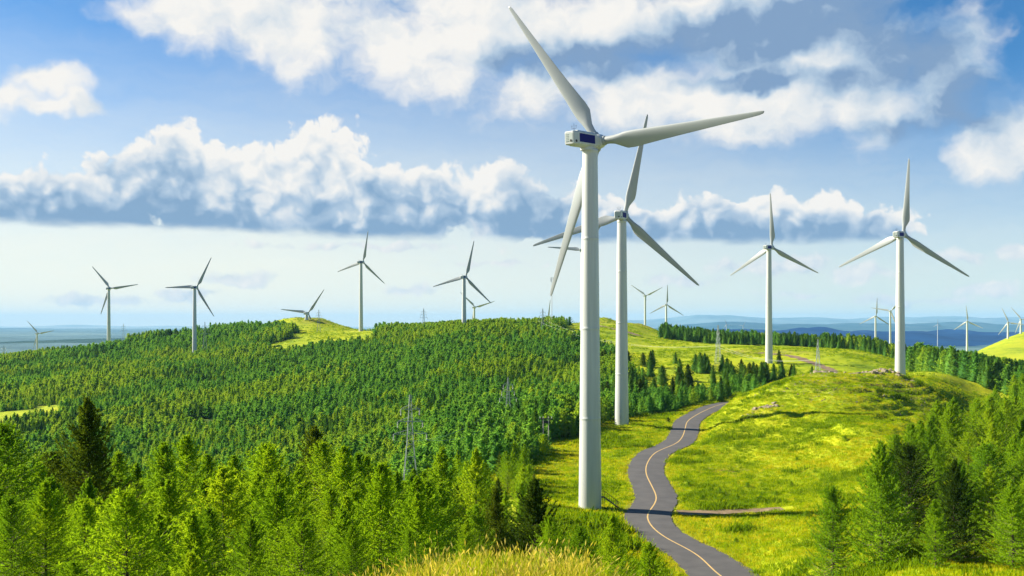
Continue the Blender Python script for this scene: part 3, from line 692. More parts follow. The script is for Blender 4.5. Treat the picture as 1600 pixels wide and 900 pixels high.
def turbine(base, hubpy, phase, Lpx, yaw, label, detail=True, stairs=False, L=26.0, tilt=5.0, Y=None, fwd=3.2):
    """tower foot in picture pixels, height of the rotor centre, first blade clockwise from up, blade length in pixels, heading of the rotor axis from +Y"""
    Y = F * 26 / Lpx if Y is None else Y
    x = (base[0] - 800) / F * Y; zb = gz(x, Y); rp = Y + 3.2 * math.cos(R(yaw))
    hz = (HZ - hubpy) / F * rp; H = hz - 1.5 - zb
    o = empty('wind_turbine', (x, Y, zb), -R(yaw)); tag(o, label, 'wind turbine', 'wind turbines on the hills')
    put('tower', TM['tower'], o, scale=(1, 1, H / 54))
    nc = put('nacelle', TM['nacelle'], o, (0, fwd - 3.2, H + 1.22), (R(3), 0, 0), (.76, .95, .82))
    if detail:
        for nm, k in (('side_panel', 'panel'), ('side_panel', 'panel2'), ('rear_vent', 'vent'), ('round_hatch', 'hatch'), ('round_hatch', 'porthole'), ('anemometer', 'anemo')): put(nm, TM[k], nc)
    T = Matrix.Rotation(R(tilt), 4, 'X')
    put('hub', TM['hub'], o, (0, fwd, H + 1.5), T.to_euler(), (.92, .92, .92))
    for k in range(3): put('blade', TM['blade'], o, (0, fwd, H + 1.5), (T @ Matrix.Rotation(R(phase + 120 * k), 4, 'Y')).to_euler(), (L / 26,) * 3)
    if stairs: put('access_stairs', stairs_mesh(), o, (0, 0, 0), (0, 0, R(yaw) + R(8)))
    return o
turbine((922, 790), 222.5, 87.8, 265, 38.5, 'largest, nearest white wind turbine with a blue nacelle panel, rising beside the winding road', True, True, 27.3, 11, 152.5, 2.3)
turbine((971.5, 662), 337.2, 14.1, 160.5, 19, 'second largest white wind turbine, just behind the nearest one, one blade pointing up', tilt=6)
turbine((1406.5, 586), 366.3, 6, 118, 41, 'white wind turbine rising behind the rocky crest of the grassy knoll', tilt=6.5)
turbine((1201.5, 567), 386.5, 0, 85, 39, 'white wind turbine in the far meadow behind the scattered dark trees')
turbine((304, 557), 448.8, 29.5, 53.7, 10, 'white wind turbine standing inside the hillside wood beside a lattice pylon, one blade level')
turbine((170, 541), 450.6, 81.6, 44, -1, 'white wind turbine at the wood edge before the blue plain, two blades up, one down')
turbine((564, 518), 409.5, 13, 50, 22, 'tall grey white wind turbine on the crest, two blades seen nearly edge on', True)
turbine((725, 513), 432.8, 15.3, 58.6, 19, 'grey wind turbine on the wooded crest crossing a smaller turbine behind it')
turbine((741, 514), 480, 74, 34, 18, 'small grey wind turbine half hidden behind the wooded crest and a bigger turbine', False)
turbine((479, 520), 489, 37, 46, 12, 'grey wind turbine sunk behind the grassy hill top, only its rotor showing', False)
turbine((58, 556), 521, 80, 25.5, 0, 'small far wind turbine against the blue plain beyond the woods', False)
turbine((910, 508), 391, 36, 59, 18, 'grey wind turbine hidden behind the nearest tower, blade tips sticking out beside it', False)
turbine((1008, 516), 462, 65, 30, 28, 'far wind turbine with two raised blades like a letter V, behind the bare crest', False)
turbine((1041, 521), 476, 3, 31, 22, 'far wind turbine with one blade straight up, beside the one shaped like a V', False)
turbine((1368, 536), 494, 4, 29, 35, 'far wind turbine before the deep blue ridge, one blade upright', False)
turbine((1391, 534), 486, 40, 30, 35, 'far wind turbine partly covered by the tower on the knoll', False)
turbine((1511, 549), 502, -4, 25, 38, 'far wind turbine standing against the deep blue ridge above the spruce belt', False)
turbine((1575, 551), 504, -22, 25, 40, 'far wind turbine on the foot of the pale green hill', False)
turbine((1595, 524), 499, -37, 24, 40, 'far wind turbine at the top of the pale green hill, cut by the picture edge', False)
turbine((855, 530), 497, 9, 29, 20, 'far wind turbine behind the wooded crest with only a blade and hub above the trees', False)
turbine((1135, 526), 507, -20, 9.5, 25, 'tiny white wind turbine on the pale plain before the far mountains', False)
turbine((1465, 522), 507, 0, 9.0, 35, 'tiny white wind turbine before the deep blue ridge, right of the knoll tower', False)
turbine((1161, 526), 509, 30, 8.0, 25, 'tiniest white wind turbine beside another far out on the pale plain', False)

# ------------------------------------------------------------------ pylons, mast, poles
def pylon_body(H, wb, wt, bays, t, neck=.55):
    b = MB(); lv = [H * (1 - (1 - k / bays) ** 1.25) for k in range(bays + 1)]
    half = lambda z: (wb + (wt - wb) * min(1, z / (H * neck))) / 2 if z < H * neck else wt / 2 * (1 - .75 * (z - H * neck) / (H * (1 - neck)))
    cor = [(-1, -1), (1, -1), (1, 1), (-1, 1)]
    for k in range(bays):
        z0, z1 = lv[k], lv[k + 1]; a, c = half(z0), half(z1)
        for i in range(4):
            p, q = cor[i], cor[(i + 1) % 4]
            b.bar((p[0] * a, p[1] * a, z0 - (.6 if k == 0 else 0)), (p[0] * c, p[1] * c, z1), t, 4)
            b.bar((p[0] * a, p[1] * a, z0), (q[0] * c, q[1] * c, z1), t * .55, 3); b.bar((q[0] * a, q[1] * a, z0), (p[0] * c, p[1] * c, z1), t * .55, 3)
            b.bar((p[0] * c, p[1] * c, z1), (q[0] * c, q[1] * c, z1), t * .55, 3)
    return b
def crossarm_mesh(w_, t, ins):
    b = MB()
    for s in (-1, 1):
        for y in (-.35, .35): b.bar((0, y, 0), (s * w_, 0, .05), t * .7, 4)
        b.bar((0, 0, .9), (s * w_, 0, .1), t * .7, 4)
        for k in range(1, 4): b.bar((s * w_ * k / 4, 0, .05), (s * w_ * (k - .5) / 4, 0, .9 - .8 * (k - .5) / 4), t * .5, 3)
    return b.mesh('crossarm', OLDSTEEL)
def insul_mesh(w_):
    b = MB()
    b.lathe([(.05, 0), (.14, -.1), (.05, -.2), (.14, -.3), (.05, -.4), (.14, -.5), (.05, -.6), (.14, -.7), (.05, -.8), (.14, -.95), (.05, -1.1)][::-1], 8, 'Z', (w_, 0, 0))
    return b.mesh('insulator', plain('insulator_glaze', (.25, .28, .27), .4))
PYL = []
def pylon(px, top, Y, base_py, rot, label, wb=.26, t=.075, arms=((.62, .16), (.74, .12), (.86, .09))):
    p = at(px, Y); H = (HZ - top) / F * Y - p.z
    o = empty('lattice_pylon', p, R(rot)); tag(o, label, 'pylon', 'lattice pylons of the power line')
    put('lattice_body', pylon_body(H, H * wb * .62, H * .06, 9, t * H / 22).mesh('lattice_body', OLDSTEEL), o)
    for zf, wf in arms:
        a = put('crossarm', crossarm_mesh(H * wf, t * H / 22, 0), o, (0, 0, H * zf))
        for s in (-1, 1): put('insulator', insul_mesh(s * H * wf), a)
    PYL.append((o, H, arms)); return o
p638 = pylon(641, 617, 175, 720, 10, 'nearest lattice steel pylon, with wide arms, rising out of the young larches')
p793 = pylon(794, 590, 262, 680, 12, 'lattice steel pylon in the woods midway up, next up the slope from the nearest one')
p847 = pylon(848, 482, 640, 523, 15, 'lattice steel pylon on the wooded crest just left of the nearest tower')
p1122 = pylon(1122, 508, 432, 580, 60, 'lattice steel pylon in the open meadow beside the round clump of dark trees')
p1278 = pylon(1278, 530, 345, 588, 60, 'lattice steel pylon standing behind the knoll near the dirt road')
pylon(498, 484, 800, 528, 20, 'pale lattice pylon before the grassy hill top')
pylon(662, 482, 735, 512, 20, 'grey lattice pylon on the wooded crest, seen against the pale sky')
pylon(320, 503, 760, 556, 20, 'pale lattice pylon in the woods beside the turbine with a level blade')
pylon(370, 507, 860, 539, 20, 'pale lattice pylon high in the woods below the crest')
pylon(193, 506, 985, 536, 20, 'small dark lattice pylon at the wood edge against the blue plain')
pylon(6, 540, 1150, 562, 40, 'faint grey lattice pylon beyond the woods at the picture edge')
def mast():
    p = at(862, 700); H = (HZ - 433) / F * 700 - p.z
    o = empty('radio_mast', p); tag(o, 'thin guyed radio mast with antennas on the wooded crest', 'mast')
    b = MB(); r = .45
    c = [(r * math.cos(2.1 * i), r * math.sin(2.1 * i)) for i in range(3)]; n = 22
    for k in range(n):
        z0, z1 = H * k / n, H * (k + 1) / n
        for i in range(3):
            j = (i + 1) % 3
            b.bar((*c[i], z0), (*c[i], z1), .07, 4); b.bar((*c[i], z0), (*c[j], z1), .04, 3)
    put('lattice_shaft', b.mesh('lattice_shaft', STEEL), o)
    for zf in (.93, .97):
        for i in range(3):
            a = MB(); a.box((c[i][0] * 2.2, c[i][1] * 2.2, H * zf), (.35, .35, 1.9)); put('antenna_panel', a.mesh('antenna_panel', WHITE), o)
    for i in range(3):
        g = MB(); g.bar((0, 0, H * .8), (9 * math.cos(2.1 * i + .3), 9 * math.sin(2.1 * i + .3), -1), .03, 3); put('guy_wire', g.mesh('guy_wire', STEEL), o)
mast()
def hpole():
    p = at(853, 225); top = (HZ - 651) / F * 225 - p.z
    o = empty('twin_utility_pole', p); tag(o, 'twin pale utility poles joined by a dark crossbeam at the edge of the woods', 'utility pole')
    for x in (-.6, .6):
        b = MB(); b.bar((x, 0, -.5), (x, 0, top), .14, 8, .10); put('pole', b.mesh('pole', CONC), o)
    b = MB(); b.box((0, 0, top - .5), (3.2, .2, .22)); b.box((0, .1, top - 1.2), (1.9, .14, .7)); put('crossbeam', b.mesh('crossbeam', BLACK), o)
    for x in (-1.3, -.6, .6, 1.3):
        b = MB(); b.lathe([(.05, 0), (.10, .1), (.05, .2), (.10, .3), (.04, .4)], 8, 'Z', (x, 0, top - .39)); put('insulator', b.mesh('insulator', WHITE), o)
hpole()
def pole(px, top, Y, label):
    p = at(px, Y); H = (HZ - top) / F * Y - p.z
    o = empty('utility_pole', p); tag(o, label, 'utility pole', 'single utility poles')
    b = MB(); b.bar((0, 0, -.5), (0, 0, H), .17, 8, .11); put('pole', b.mesh('pole', CONC), o)
    b = MB(); b.box((0, 0, H - .5), (2.0, .12, .14)); put('crossarm', b.mesh('crossarm', STEEL), o)
pole(870, 517, 610, 'thin pale utility pole on the crest meadow beside the wooded top')
pole(467, 521, 830, 'thin utility pole on the slope of the grassy hill top')
WIRE = plain('wire', (.5, .52, .52), .5, .4)
def cable(a, b, zf, wf, s, label, sag):
    (o1, H1, _), (o2, H2, _) = a, b
    def end(o, H): return Matrix.Translation(o.location) @ o.rotation_euler.to_matrix().to_4x4() @ Vector((s * H * wf, 0, H * zf - 1.1))
    p, q = end(o1, H1), end(o2, H2); m = MB(); n = 16; pts = []
    for i in range(n + 1):
        f = i / n; v = p.lerp(q, f); v.z -= sag * 4 * f * (1 - f); pts.append(v)
    for i in range(n): m.bar(pts[i], pts[i + 1], .022, 4)
    tag(put('overhead_cable', m.mesh('overhead_cable', WIRE)), label, 'cable', 'overhead power cables')
for (i, j, lab, sag) in ((0, 1, 'thin overhead cable slung between the nearest pylon and the next one up the wooded slope', 3), (3, 4, 'thin overhead cable from the meadow pylon to the pylon behind the knoll', 3), (2, 3, 'thin overhead cable between the crest pylon and the meadow pylon', 6)):
    for s in (-1, 1): cable(PYL[i], PYL[j], .62, .16, s, lab, sag)

# ------------------------------------------------------------------ rocks
ROCK = plain('rock', (0.24, 0.20, 0.14), 0.95, 0, 1.8, 0.5, 1.0)
def rock_mesh(seed, r, flat=.7):
    import bmesh
    bm = bmesh.new(); bmesh.ops.create_icosphere(bm, subdivisions=3, radius=r); rs = np.random.RandomState(seed)
    pl = [(Vector(rs.normal(0, 1, 3)).normalized(), r * rs.uniform(.45, .85)) for _ in range(14)]
    for v in bm.verts:
        for n_, d in pl:
            k = v.co.dot(n_) - d
            if k > 0: v.co -= n_ * k * .9
        v.co *= 1 + .06 * rs.randn(); v.co.z *= flat
    me = bpy.data.meshes.new('rock'); bm.to_mesh(me); bm.free(); me.materials.append(ROCK); return me
RM = [rock_mesh(k, 1.0, .75) for k in range(5)]
def outcrop(px, Y, n, spread, size, label, seed):
    rs = np.random.RandomState(seed); V = []; Fc = []; c = at(px, Y)
    for _ in range(n):
        me = RM[rs.randint(5)]; s = size * rs.uniform(.35, 1.2); a = rs.uniform(0, 6.28); x, y = c.x + rs.normal(0, spread), c.y + rs.normal(0, spread * .5); z = gz(x, y) + .05 * s
        M = Matrix.Translation((x, y, z)) @ Matrix.Rotation(a, 4, 'Z') @ Matrix.Diagonal((s, s * rs.uniform(.7, 1.1), s * rs.uniform(.5, 1.0), 1))
        b = len(V); V += [M @ v.co for v in me.vertices]; Fc += [tuple(i + b for i in p.vertices) for p in me.polygons]
    tag(put('rock_outcrop', mesh('rock_outcrop', V, Fc, ROCK)), label, 'rock', 'rock outcrops on the knoll')
outcrop(1291, 299, 34, 3.0, 1.2, 'rocky outcrop on the knoll crest near the lattice pylon', 1)
outcrop(1396, 297, 44, 5.5, 1.2, 'long rubble outcrop on the knoll crest below the tower', 2)
outcrop(1352, 300, 14, 1.8, 1.1, 'small dark rock heap on the middle of the knoll crest', 3)
outcrop(1196, 252, 28, 2.0, .85, 'short pale rock ledge on the near flank of the knoll above the road', 4)
outcrop(1180, 244, 9, 1.5, .4, 'low loose stones below the rock ledge on the near flank', 5)

# ------------------------------------------------------------------ instanced stuff (forest, grass, stones)
def scatter(name, pts, rz, sc, idx, protos, label, cat, tilt=None):
    pts = np.asarray(pts, np.float32); n = len(pts)
    me = bpy.data.meshes.new(name); me.vertices.add(n); me.vertices.foreach_set('co', pts.ravel())
    rot = np.zeros((n, 3), np.float32); rot[:, 2] = rz
    if tilt is not None: rot[:, :2] = tilt
    me.attributes.new('turn', 'FLOAT_VECTOR', 'POINT').data.foreach_set('vector', rot.ravel())
    sc = np.asarray(sc, np.float32)
    if sc.ndim == 1: sc = np.stack([sc] * 3, 1)
    me.attributes.new('size', 'FLOAT_VECTOR', 'POINT').data.foreach_set('vector', np.ascontiguousarray(sc, np.float32).ravel())
    me.attributes.new('which', 'INT', 'POINT').data.foreach_set('value', np.asarray(idx, np.int32))
    o = put(name, me); tag(o, label, cat, None, 'stuff')
    g = bpy.data.node_groups.new(name + '_scatter', 'GeometryNodeTree')
    g.interface.new_socket('Geometry', in_out='INPUT', socket_type='NodeSocketGeometry'); g.interface.new_socket('Geometry', in_out='OUTPUT', socket_type='NodeSocketGeometry')
    N, Lk = g.nodes, g.links; gi = N.new('NodeGroupInput'); go = N.new('NodeGroupOutput')
    iop = N.new('GeometryNodeInstanceOnPoints'); iop.inputs['Pick Instance'].default_value = True
    jn = N.new('GeometryNodeGeometryToInstance')
    for p in reversed(protos):
        oi = N.new('GeometryNodeObjectInfo'); oi.inputs['Object'].default_value = p; Lk.new(oi.outputs['Geometry'], jn.inputs[0])
    Lk.new(gi.outputs[0], iop.inputs['Points']); Lk.new(jn.outputs[0], iop.inputs['Instance'])
    for nm, ty, sk in (('turn', 'FLOAT_VECTOR', 'Rotation'), ('size', 'FLOAT_VECTOR', 'Scale'), ('which', 'INT', 'Instance Index')):
        a = N.new('GeometryNodeInputNamedAttribute'); a.data_type = ty; a.inputs[0].default_value = nm; Lk.new(a.outputs[0], iop.inputs[sk])
    Lk.new(iop.outputs[0], go.inputs[0])
    md = o.modifiers.new('scatter', 'NODES'); md.node_group = g
    return o
def proto_ob(me): return bpy.data.objects.new(me.name + '_source', me)   # never linked to the scene: only its mesh is used
rs0 = np.random.RandomState(11)
def grid_pts(x0, x1, y0, y1, sp, jit=.42, ang=.35):
    ca, sa = math.cos(ang), math.sin(ang); d = max(x1 - x0, y1 - y0) * .75; cx, cy = (x0 + x1) / 2, (y0 + y1) / 2
    a = np.arange(-d, d, sp); A, B = np.meshgrid(a, a)
    A = A + rs0.uniform(-jit, jit, A.shape) * sp; B = B + rs0.uniform(-jit, jit, B.shape) * sp
    X = cx + A * ca - B * sa; Y = cy + A * sa + B * ca
    k = (X > x0) & (X < x1) & (Y > y0) & (Y < y1); return X[k], Y[k]
PXY = lambda X, Y: 800 + F * X / Y
# --- the planted wood of the far hillside, the belts along the crest and beyond the knoll
X, Y = grid_pts(-700, 520, 186, 990, 2.75)
Z = ground(X, Y); px = PXY(X, Y)
D, _ = road_dist(X, Y)
BELT1 = [(1030, 700), (1150, 665), (1250, 650), (1335, 610), (1415, 530), (1440, 570), (1400, 720), (1040, 790)]
BELT2 = [(1416, 450), (1480, 405), (1530, 372), (1600, 350), (1780, 340), (1780, 560), (1550, 560), (1430, 560)]
BELT3 = [(1525, 300), (1600, 262), (1780, 245), (1780, 345), (1600, 345), (1540, 330)]
THICK = [(985, 305), (1010, 290), (1140, 318), (1200, 330), (1170, 375), (1000, 340)]
in1 = inpoly(px, Y, BELT1); in2 = inpoly(px, Y, BELT2); in3 = inpoly(px, Y, BELT3); in4 = inpoly(px, Y, THICK)
wd = wooded(X, Y, Z)
gap = fbm(X, Y, 45, 3)
keep = (px > -290) & (D > 9) & ((wd & (gap > -.52)) | in1 | in2 | (in4 & (rs0.rand(len(X)) < .5))) & (rs0.rand(len(X)) < np.where(in1 | in2, .55, .93))
dx_t = [(o.location.x, o.location.y) for o in bpy.data.objects if o.name.startswith(('wind_turbine', 'lattice_pylon', 'twin_utility'))]
for (tx, ty) in dx_t: keep &= ((X - tx) ** 2 + (Y - ty + 3) ** 2) > 20
X, Y, Z, px, in1, in2 = X[keep], Y[keep], Z[keep], px[keep], in1[keep], in2[keep]
spr = ((in1 | in2) & (rs0.rand(len(X)) < .72)) | (fbm(X + 300, Y, 38, 4) + rs0.uniform(-.35, .35, len(X)) > .42)
far = [proto_ob(crown_with(cm, {}, k)) for k in ('wood_mid', 'wood_light') for (_, _, cm, _) in PROTO['far']] + [proto_ob(crown_with(cm, {}, 'spruce')) for (_, _, cm, _) in PROTO['sprucemid']]
hs = np.where(in2, rs0.uniform(8.5, 13, len(X)), np.where(in1, rs0.uniform(4.5, 10.5, len(X)), rs0.uniform(3.4, 7.6, len(X)) * (1 + .5 * fbm(X, Y, 60, 3)))) / 8
hs = np.where(Y < 300, hs * .95, hs)
wdt = hs * rs0.uniform(.85, 1.15, len(X)) * np.where(spr, 1.15, 1.2)
idx = np.where(spr, 8 + rs0.randint(0, 3, len(X)), np.where(fbm(X - 90, Y, 50, 3) + rs0.uniform(-.25, .25, len(X)) > .05, 4, 0) + rs0.randint(0, 4, len(X)))
FOREST_N = len(X)
scatter('conifer_forest', np.stack([X, Y, Z - .1], 1), rs0.uniform(0, 6.28, len(X)), np.stack([wdt, wdt, hs], 1), idx, far, 'dense conifer forest covering the far hillside and crests', 'forest')

# --- counted trees: near stand, clump by the road, thicket and single trees in the meadow
G1, G2, G3, G4, G5 = 'larches of the near stand', 'larches of the clump right of the road', 'dark trees dotted over the far meadow', 'larches below the spruce belt', 'saplings among the tall grass'
HERO = [ # kind, look, px, top, Y, width, label
 ('bushy', 'dark', 140, 610, 47, .85, 'tallest dark larch towering over the near stand, sunlit on one side'),
 ('near', 'mid', 8, 655, 52, 1.1, 'mid green broad topped larch at the picture edge, left of the tall dark larch'),
 ('hero', 'light', 72, 742, 31, 1.05, 'light green feathery larch in front and left of the tall dark larch'),
 ('hero', 'light', 212, 800, 27, 1.1, 'small yellow green larch with a spiky leader in front of the tall dark larch'),
 ('near', 'light', 290, 672, 58, .95, 'slim yellow green larch standing out above the stand, right of the tall dark larch'),
 ('hero', 'light', 432, 728, 36, 1.15, 'bright yellow green larch with upswept feathery shoots mid stand'),
 ('near', 'dark', 490, 658, 72, 1.0, 'dark pointed larch above the stand below the hillside wood'),
 ('near', 'mid', 365, 705, 66, 1.1, 'mid green larch between the slim yellow one and the dark pointed one'),
 ('near', 'light', 250, 745, 45, 1.1, 'yellow green larch right beside the tall dark larch'),
 ('hero', 'mid', 325, 785, 31, 1.1, 'mid green larch low in front of the slim yellow green one'),
 ('near', 'mid', 560, 702, 64, 1.1, 'rounded mid green larch left of the nearest pylon'),
 ('near', 'light', 602, 715, 58, 1.15, 'light green larch just in front of the nearest pylon foot'),
 ('near', 'mid', 690, 690, 82, 1.0, 'mid green larch right of the nearest pylon'),
 ('near', 'light', 745, 692, 74, .8, 'thin light green larch with open branches at the edge of the meadow'),
 ('bushy', 'dark', 838, 738, 62, .8, 'broad dark larch at the end of the stand, left of the nearest tower foot'),
 ('bushy', 'dark', 775, 755, 66, .7, 'dark larch beside the broad dark one at the end of the stand'),
 ('near', 'mid', 665, 745, 52, 1.15, 'mid green larch with dense sunlit top in the middle of the stand end'),
 ('hero', 'light', 520, 755, 40, 1.1, 'light green larch right of the bright feathery one'),
 ('hero', 'mid', 18, 768, 30, 1.0, 'mid green larch low at the picture edge'),
 ('near', 'dark', 590, 765, 47, 1.1, 'shaded dark larch low in the middle of the stand'),
 ('hero', 'mid', 390, 800, 27, 1.0, 'mid green young larch low in front of the bright feathery one'),
 ('near', 'mid', 185, 700, 60, 1.0, 'mid green larch peeping out right behind the tall dark larch'),
 ('near', 'light', 62, 715, 60, 1.1, 'light green larch behind, between the picture edge and the tall dark larch'),
]
for k, lk, px_, tp, Y_, wd_, lab in HERO: top_tree(k, lk, px_, tp, Y_, lab, G1, wd_)
SAP = [('hero', 'light', 118, 868, 21, 1.3, 'tiny light green larch top at the lower picture edge under the tall dark larch'), ('hero', 'light', 548, 812, 24, .9, 'spindly light sapling with long shoots above the yellow grass'),
       ('hero', 'mid', 640, 822, 26, .8, 'thin green sapling with bare looking shoots beside the yellow grass'), ('hero', 'mid', 728, 805, 30, .9, 'green sapling before the broad dark larch'),
       ('hero', 'light', 955, 792, 34, .75, 'feathery light sapling standing right of the broad dark larch'), ('hero', 'light', 860, 800, 32, .8, 'light sapling in front of the broad dark larch'),
       ('hero', 'light', 470, 800, 25, 1.2, 'bushy yellow green sapling at the left end of the yellow grass'), ('hero', 'light', 300, 850, 20, 1.2, 'small light sapling at the lower edge left of the yellow grass'),
       ('hero', 'light', 1015, 838, 38, 1.0, 'low light sapling at the road side end of the tall grass'), ('hero', 'mid', 905, 815, 38, 1.1, 'low bushy green sapling by the tall grass below the nearest tower')]
for k, lk, px_, tp, Y_, wd_, lab in SAP: top_tree(k, lk, px_, tp, Y_, lab, G5, wd_)
occ = [(x, y) for x, y, _ in TREES]
def fill(poly, n, mind, kinds, hr, lab, grp, name='larch_tree', wid=(.9, 1.15), ymin=0):
    c = 0; tries = 0
    xs = [(p - 800) / F * y for p, y in poly]; ys = [y for _, y in poly]
    while c < n and tries < n * 80:
        tries += 1; x, y = rnd.uniform(min(xs), max(xs)), rnd.uniform(min(ys), max(ys))
        if not inpoly(np.array([800 + F * x / y]), np.array([y]), poly)[0]: continue
        if any((x - a) ** 2 + (y - b) ** 2 < mind * mind for a, b in occ) or any((x - a) ** 2 + (y - b) ** 2 < 16 for a, b in dx_t): continue
        if road_dist(np.array([x]), np.array([y]))[0][0] < 7: continue
        k, lk = rnd.choice(kinds); occ.append((x, y)); c += 1
        tree(k, lk, x, y, rnd.uniform(*hr), lab, grp, name, rnd.uniform(*wid), rnd)
    return c
LN = [('near', 'light'), ('near', 'light'), ('near', 'mid'), ('near', 'mid'), ('near', 'mid'), ('bushy', 'dark')]
LM = [('mid', 'light'), ('mid', 'light'), ('mid', 'mid'), ('mid', 'mid'), ('near', 'light'), ('near', 'mid')]
fill([(-120, 20), (480, 20), (500, 27), (640, 28), (700, 46), (560, 46), (-120, 46)], 34, 2.0, [('near', 'light'), ('near', 'mid'), ('near', 'light')], (3.2, 5.0), 'young larch low in the front rows of the near stand', G1)
fill([(-120, 46), (700, 46), (880, 52), (890, 74), (760, 90), (-120, 90)], 70, 2.2, LN, (4.6, 6.6), 'larch packed among others in the middle of the near stand', G1)
fill([(-120, 90), (760, 90), (800, 120), (720, 186), (-120, 186)], 95, 2.9, LM, (4.6, 6.8), 'small looking larch in the back rows of the near stand down the slope', G1)
fill([(640, 120), (800, 120), (850, 175), (850, 215), (700, 186)], 30, 3.0, LM + [('sprucemid', 'dark')], (4.5, 6.8), 'larch at the meadow end of the stand between the two nearest pylons', G1)
# clump right of the road
for k, lk, px_, tp, Y_, wd_, lab in [
 ('bushy', 'mid', 1378, 682, 96, .80, 'tall full larch with visible trunk foot, first of the right clump beside the meadow'),
 ('bushy', 'dark', 1490, 712, 92, .82, 'broad tall larch with a dark shaded side in the middle of the right clump'),
 ('near', 'light', 1583, 755, 84, 1.15, 'light feathery young larch with open leader in front at the right picture edge'),
 ('bushy', 'mid', 1302, 757, 100, .72, 'smaller dense larch standing a little apart at the meadow side of the right clump'),
 ('near', 'light', 1462, 775, 88, 1.0, 'bright small larch before the broad dark sided one'),
 ('near', 'dark', 1420, 690, 106, 1.1, 'dark larch close behind the tall full one'),
 ('near', 'mid', 1545, 690, 108, 1.2, 'mid green larch behind the light feathery young one')]:
    top_tree(k, lk, px_, tp, Y_, lab, G2, wd_)
occ = [(x, y) for x, y, _ in TREES]
fill([(1355, 112), (1420, 106), (1720, 100), (1720, 215), (1560, 205), (1400, 150)], 70, 2.4, [('near', 'light'), ('near', 'mid'), ('near', 'light'), ('bushy', 'mid')], (7.5, 10.5), 'larch crowded in the back rows of the clump right of the road', G2, wid=(.85, 1.05))
fill([(1405, 92), (1620, 84), (1660, 112), (1365, 112)], 11, 2.6, [('near', 'mid'), ('near', 'light'), ('bushy', 'mid')], (4.8, 7.2), 'larch in the front row of the clump right of the road', G2, wid=(.9, 1.05))
fill(BELT3, 45, 3.0, [('mid', 'light'), ('mid', 'mid'), ('mid', 'light')], (7.0, 10.5), 'light green larch in the band below the dark spruce belt at the picture edge', G4)
# dark trees of the far meadow: (px, Y, n, spread, label)
for px_, Y_, n, sp, lab in [(1100, 430, 9, 3.5, 'dark tree in the tight round clump left of the meadow pylon'), (1013, 455, 3, 2.2, 'dark tree of the small trio above the second tower foot'), (1058, 470, 1, 1, 'single dark tree highest in the meadow right of the second tower'),
        (1035, 395, 4, 4, 'dark tree of the loose group in the meadow right of the second tower'), (1072, 372, 4, 3, 'dark tree of the short row before the round clump'), (1000, 372, 6, 5, 'dark tree close to the second tower on its right'),
        (1135, 372, 7, 3.2, 'dark tree in the row below the meadow pylon'), (1165, 385, 8, 4, 'dark tree in the thick middle of the row below the far meadow turbine'), (1195, 390, 8, 3.5, 'dark tree in the row end nearest the knoll'), (1225, 400, 5, 4, 'small dark tree past the row end behind the knoll flank'),
        (1214, 470, 1, 1, 'lone small dark tree beside the foot of the far meadow turbine'), (985, 330, 8, 5, 'dark tree along the wood edge right below the second tower'), (1060, 325, 12, 9, 'dark tree in the low band behind the upper road bend'), (960, 470, 5, 6, 'dark tree between the two nearest towers high on the slope')]:
    for q_ in range(n):
        for _ in range(30):
            p = at(px_, Y_); x = p.x + rnd.gauss(0, sp * .8); y = p.y + rnd.gauss(0, sp)
            if all((x - a) ** 2 + (y - b) ** 2 > 3.2 for a, b in occ): break
        occ.append((x, y)); tree('sprucemid', rnd.choice(['dark', 'spruce', 'spruce']), x, y, rnd.uniform(6, 9.5), lab, G3, 'spruce_tree', rnd.uniform(1.15, 1.5), rnd)
top_tree('bushy', 'dark', 1044, 651, 262, 'low round dark bush at the outside of the upper road bend', 'bushes beside the road', 1.6, 'bush')

for px_, Y_, h_ in [(1076, 172, 1.0), (1098, 160, .9), (1124, 166, 1.3), (1152, 160, 1.2), (1168, 172, .9), (1188, 157, 1.4), (1212, 163, 1.0), (1236, 170, 1.1), (1150, 128, .8), (1260, 140, 1.0), (1245, 190, .9), (1320, 200, 1.1), (1225, 210, .8)]:
    p = at(px_, Y_); tree(rnd.choice(['near', 'bushy']), 'mid', p.x, p.y, h_, 'small green bush growing in the near meadow right of the road', 'small bushes in the near meadow', 'bush', rnd.uniform(1.5, 2.2), rnd)

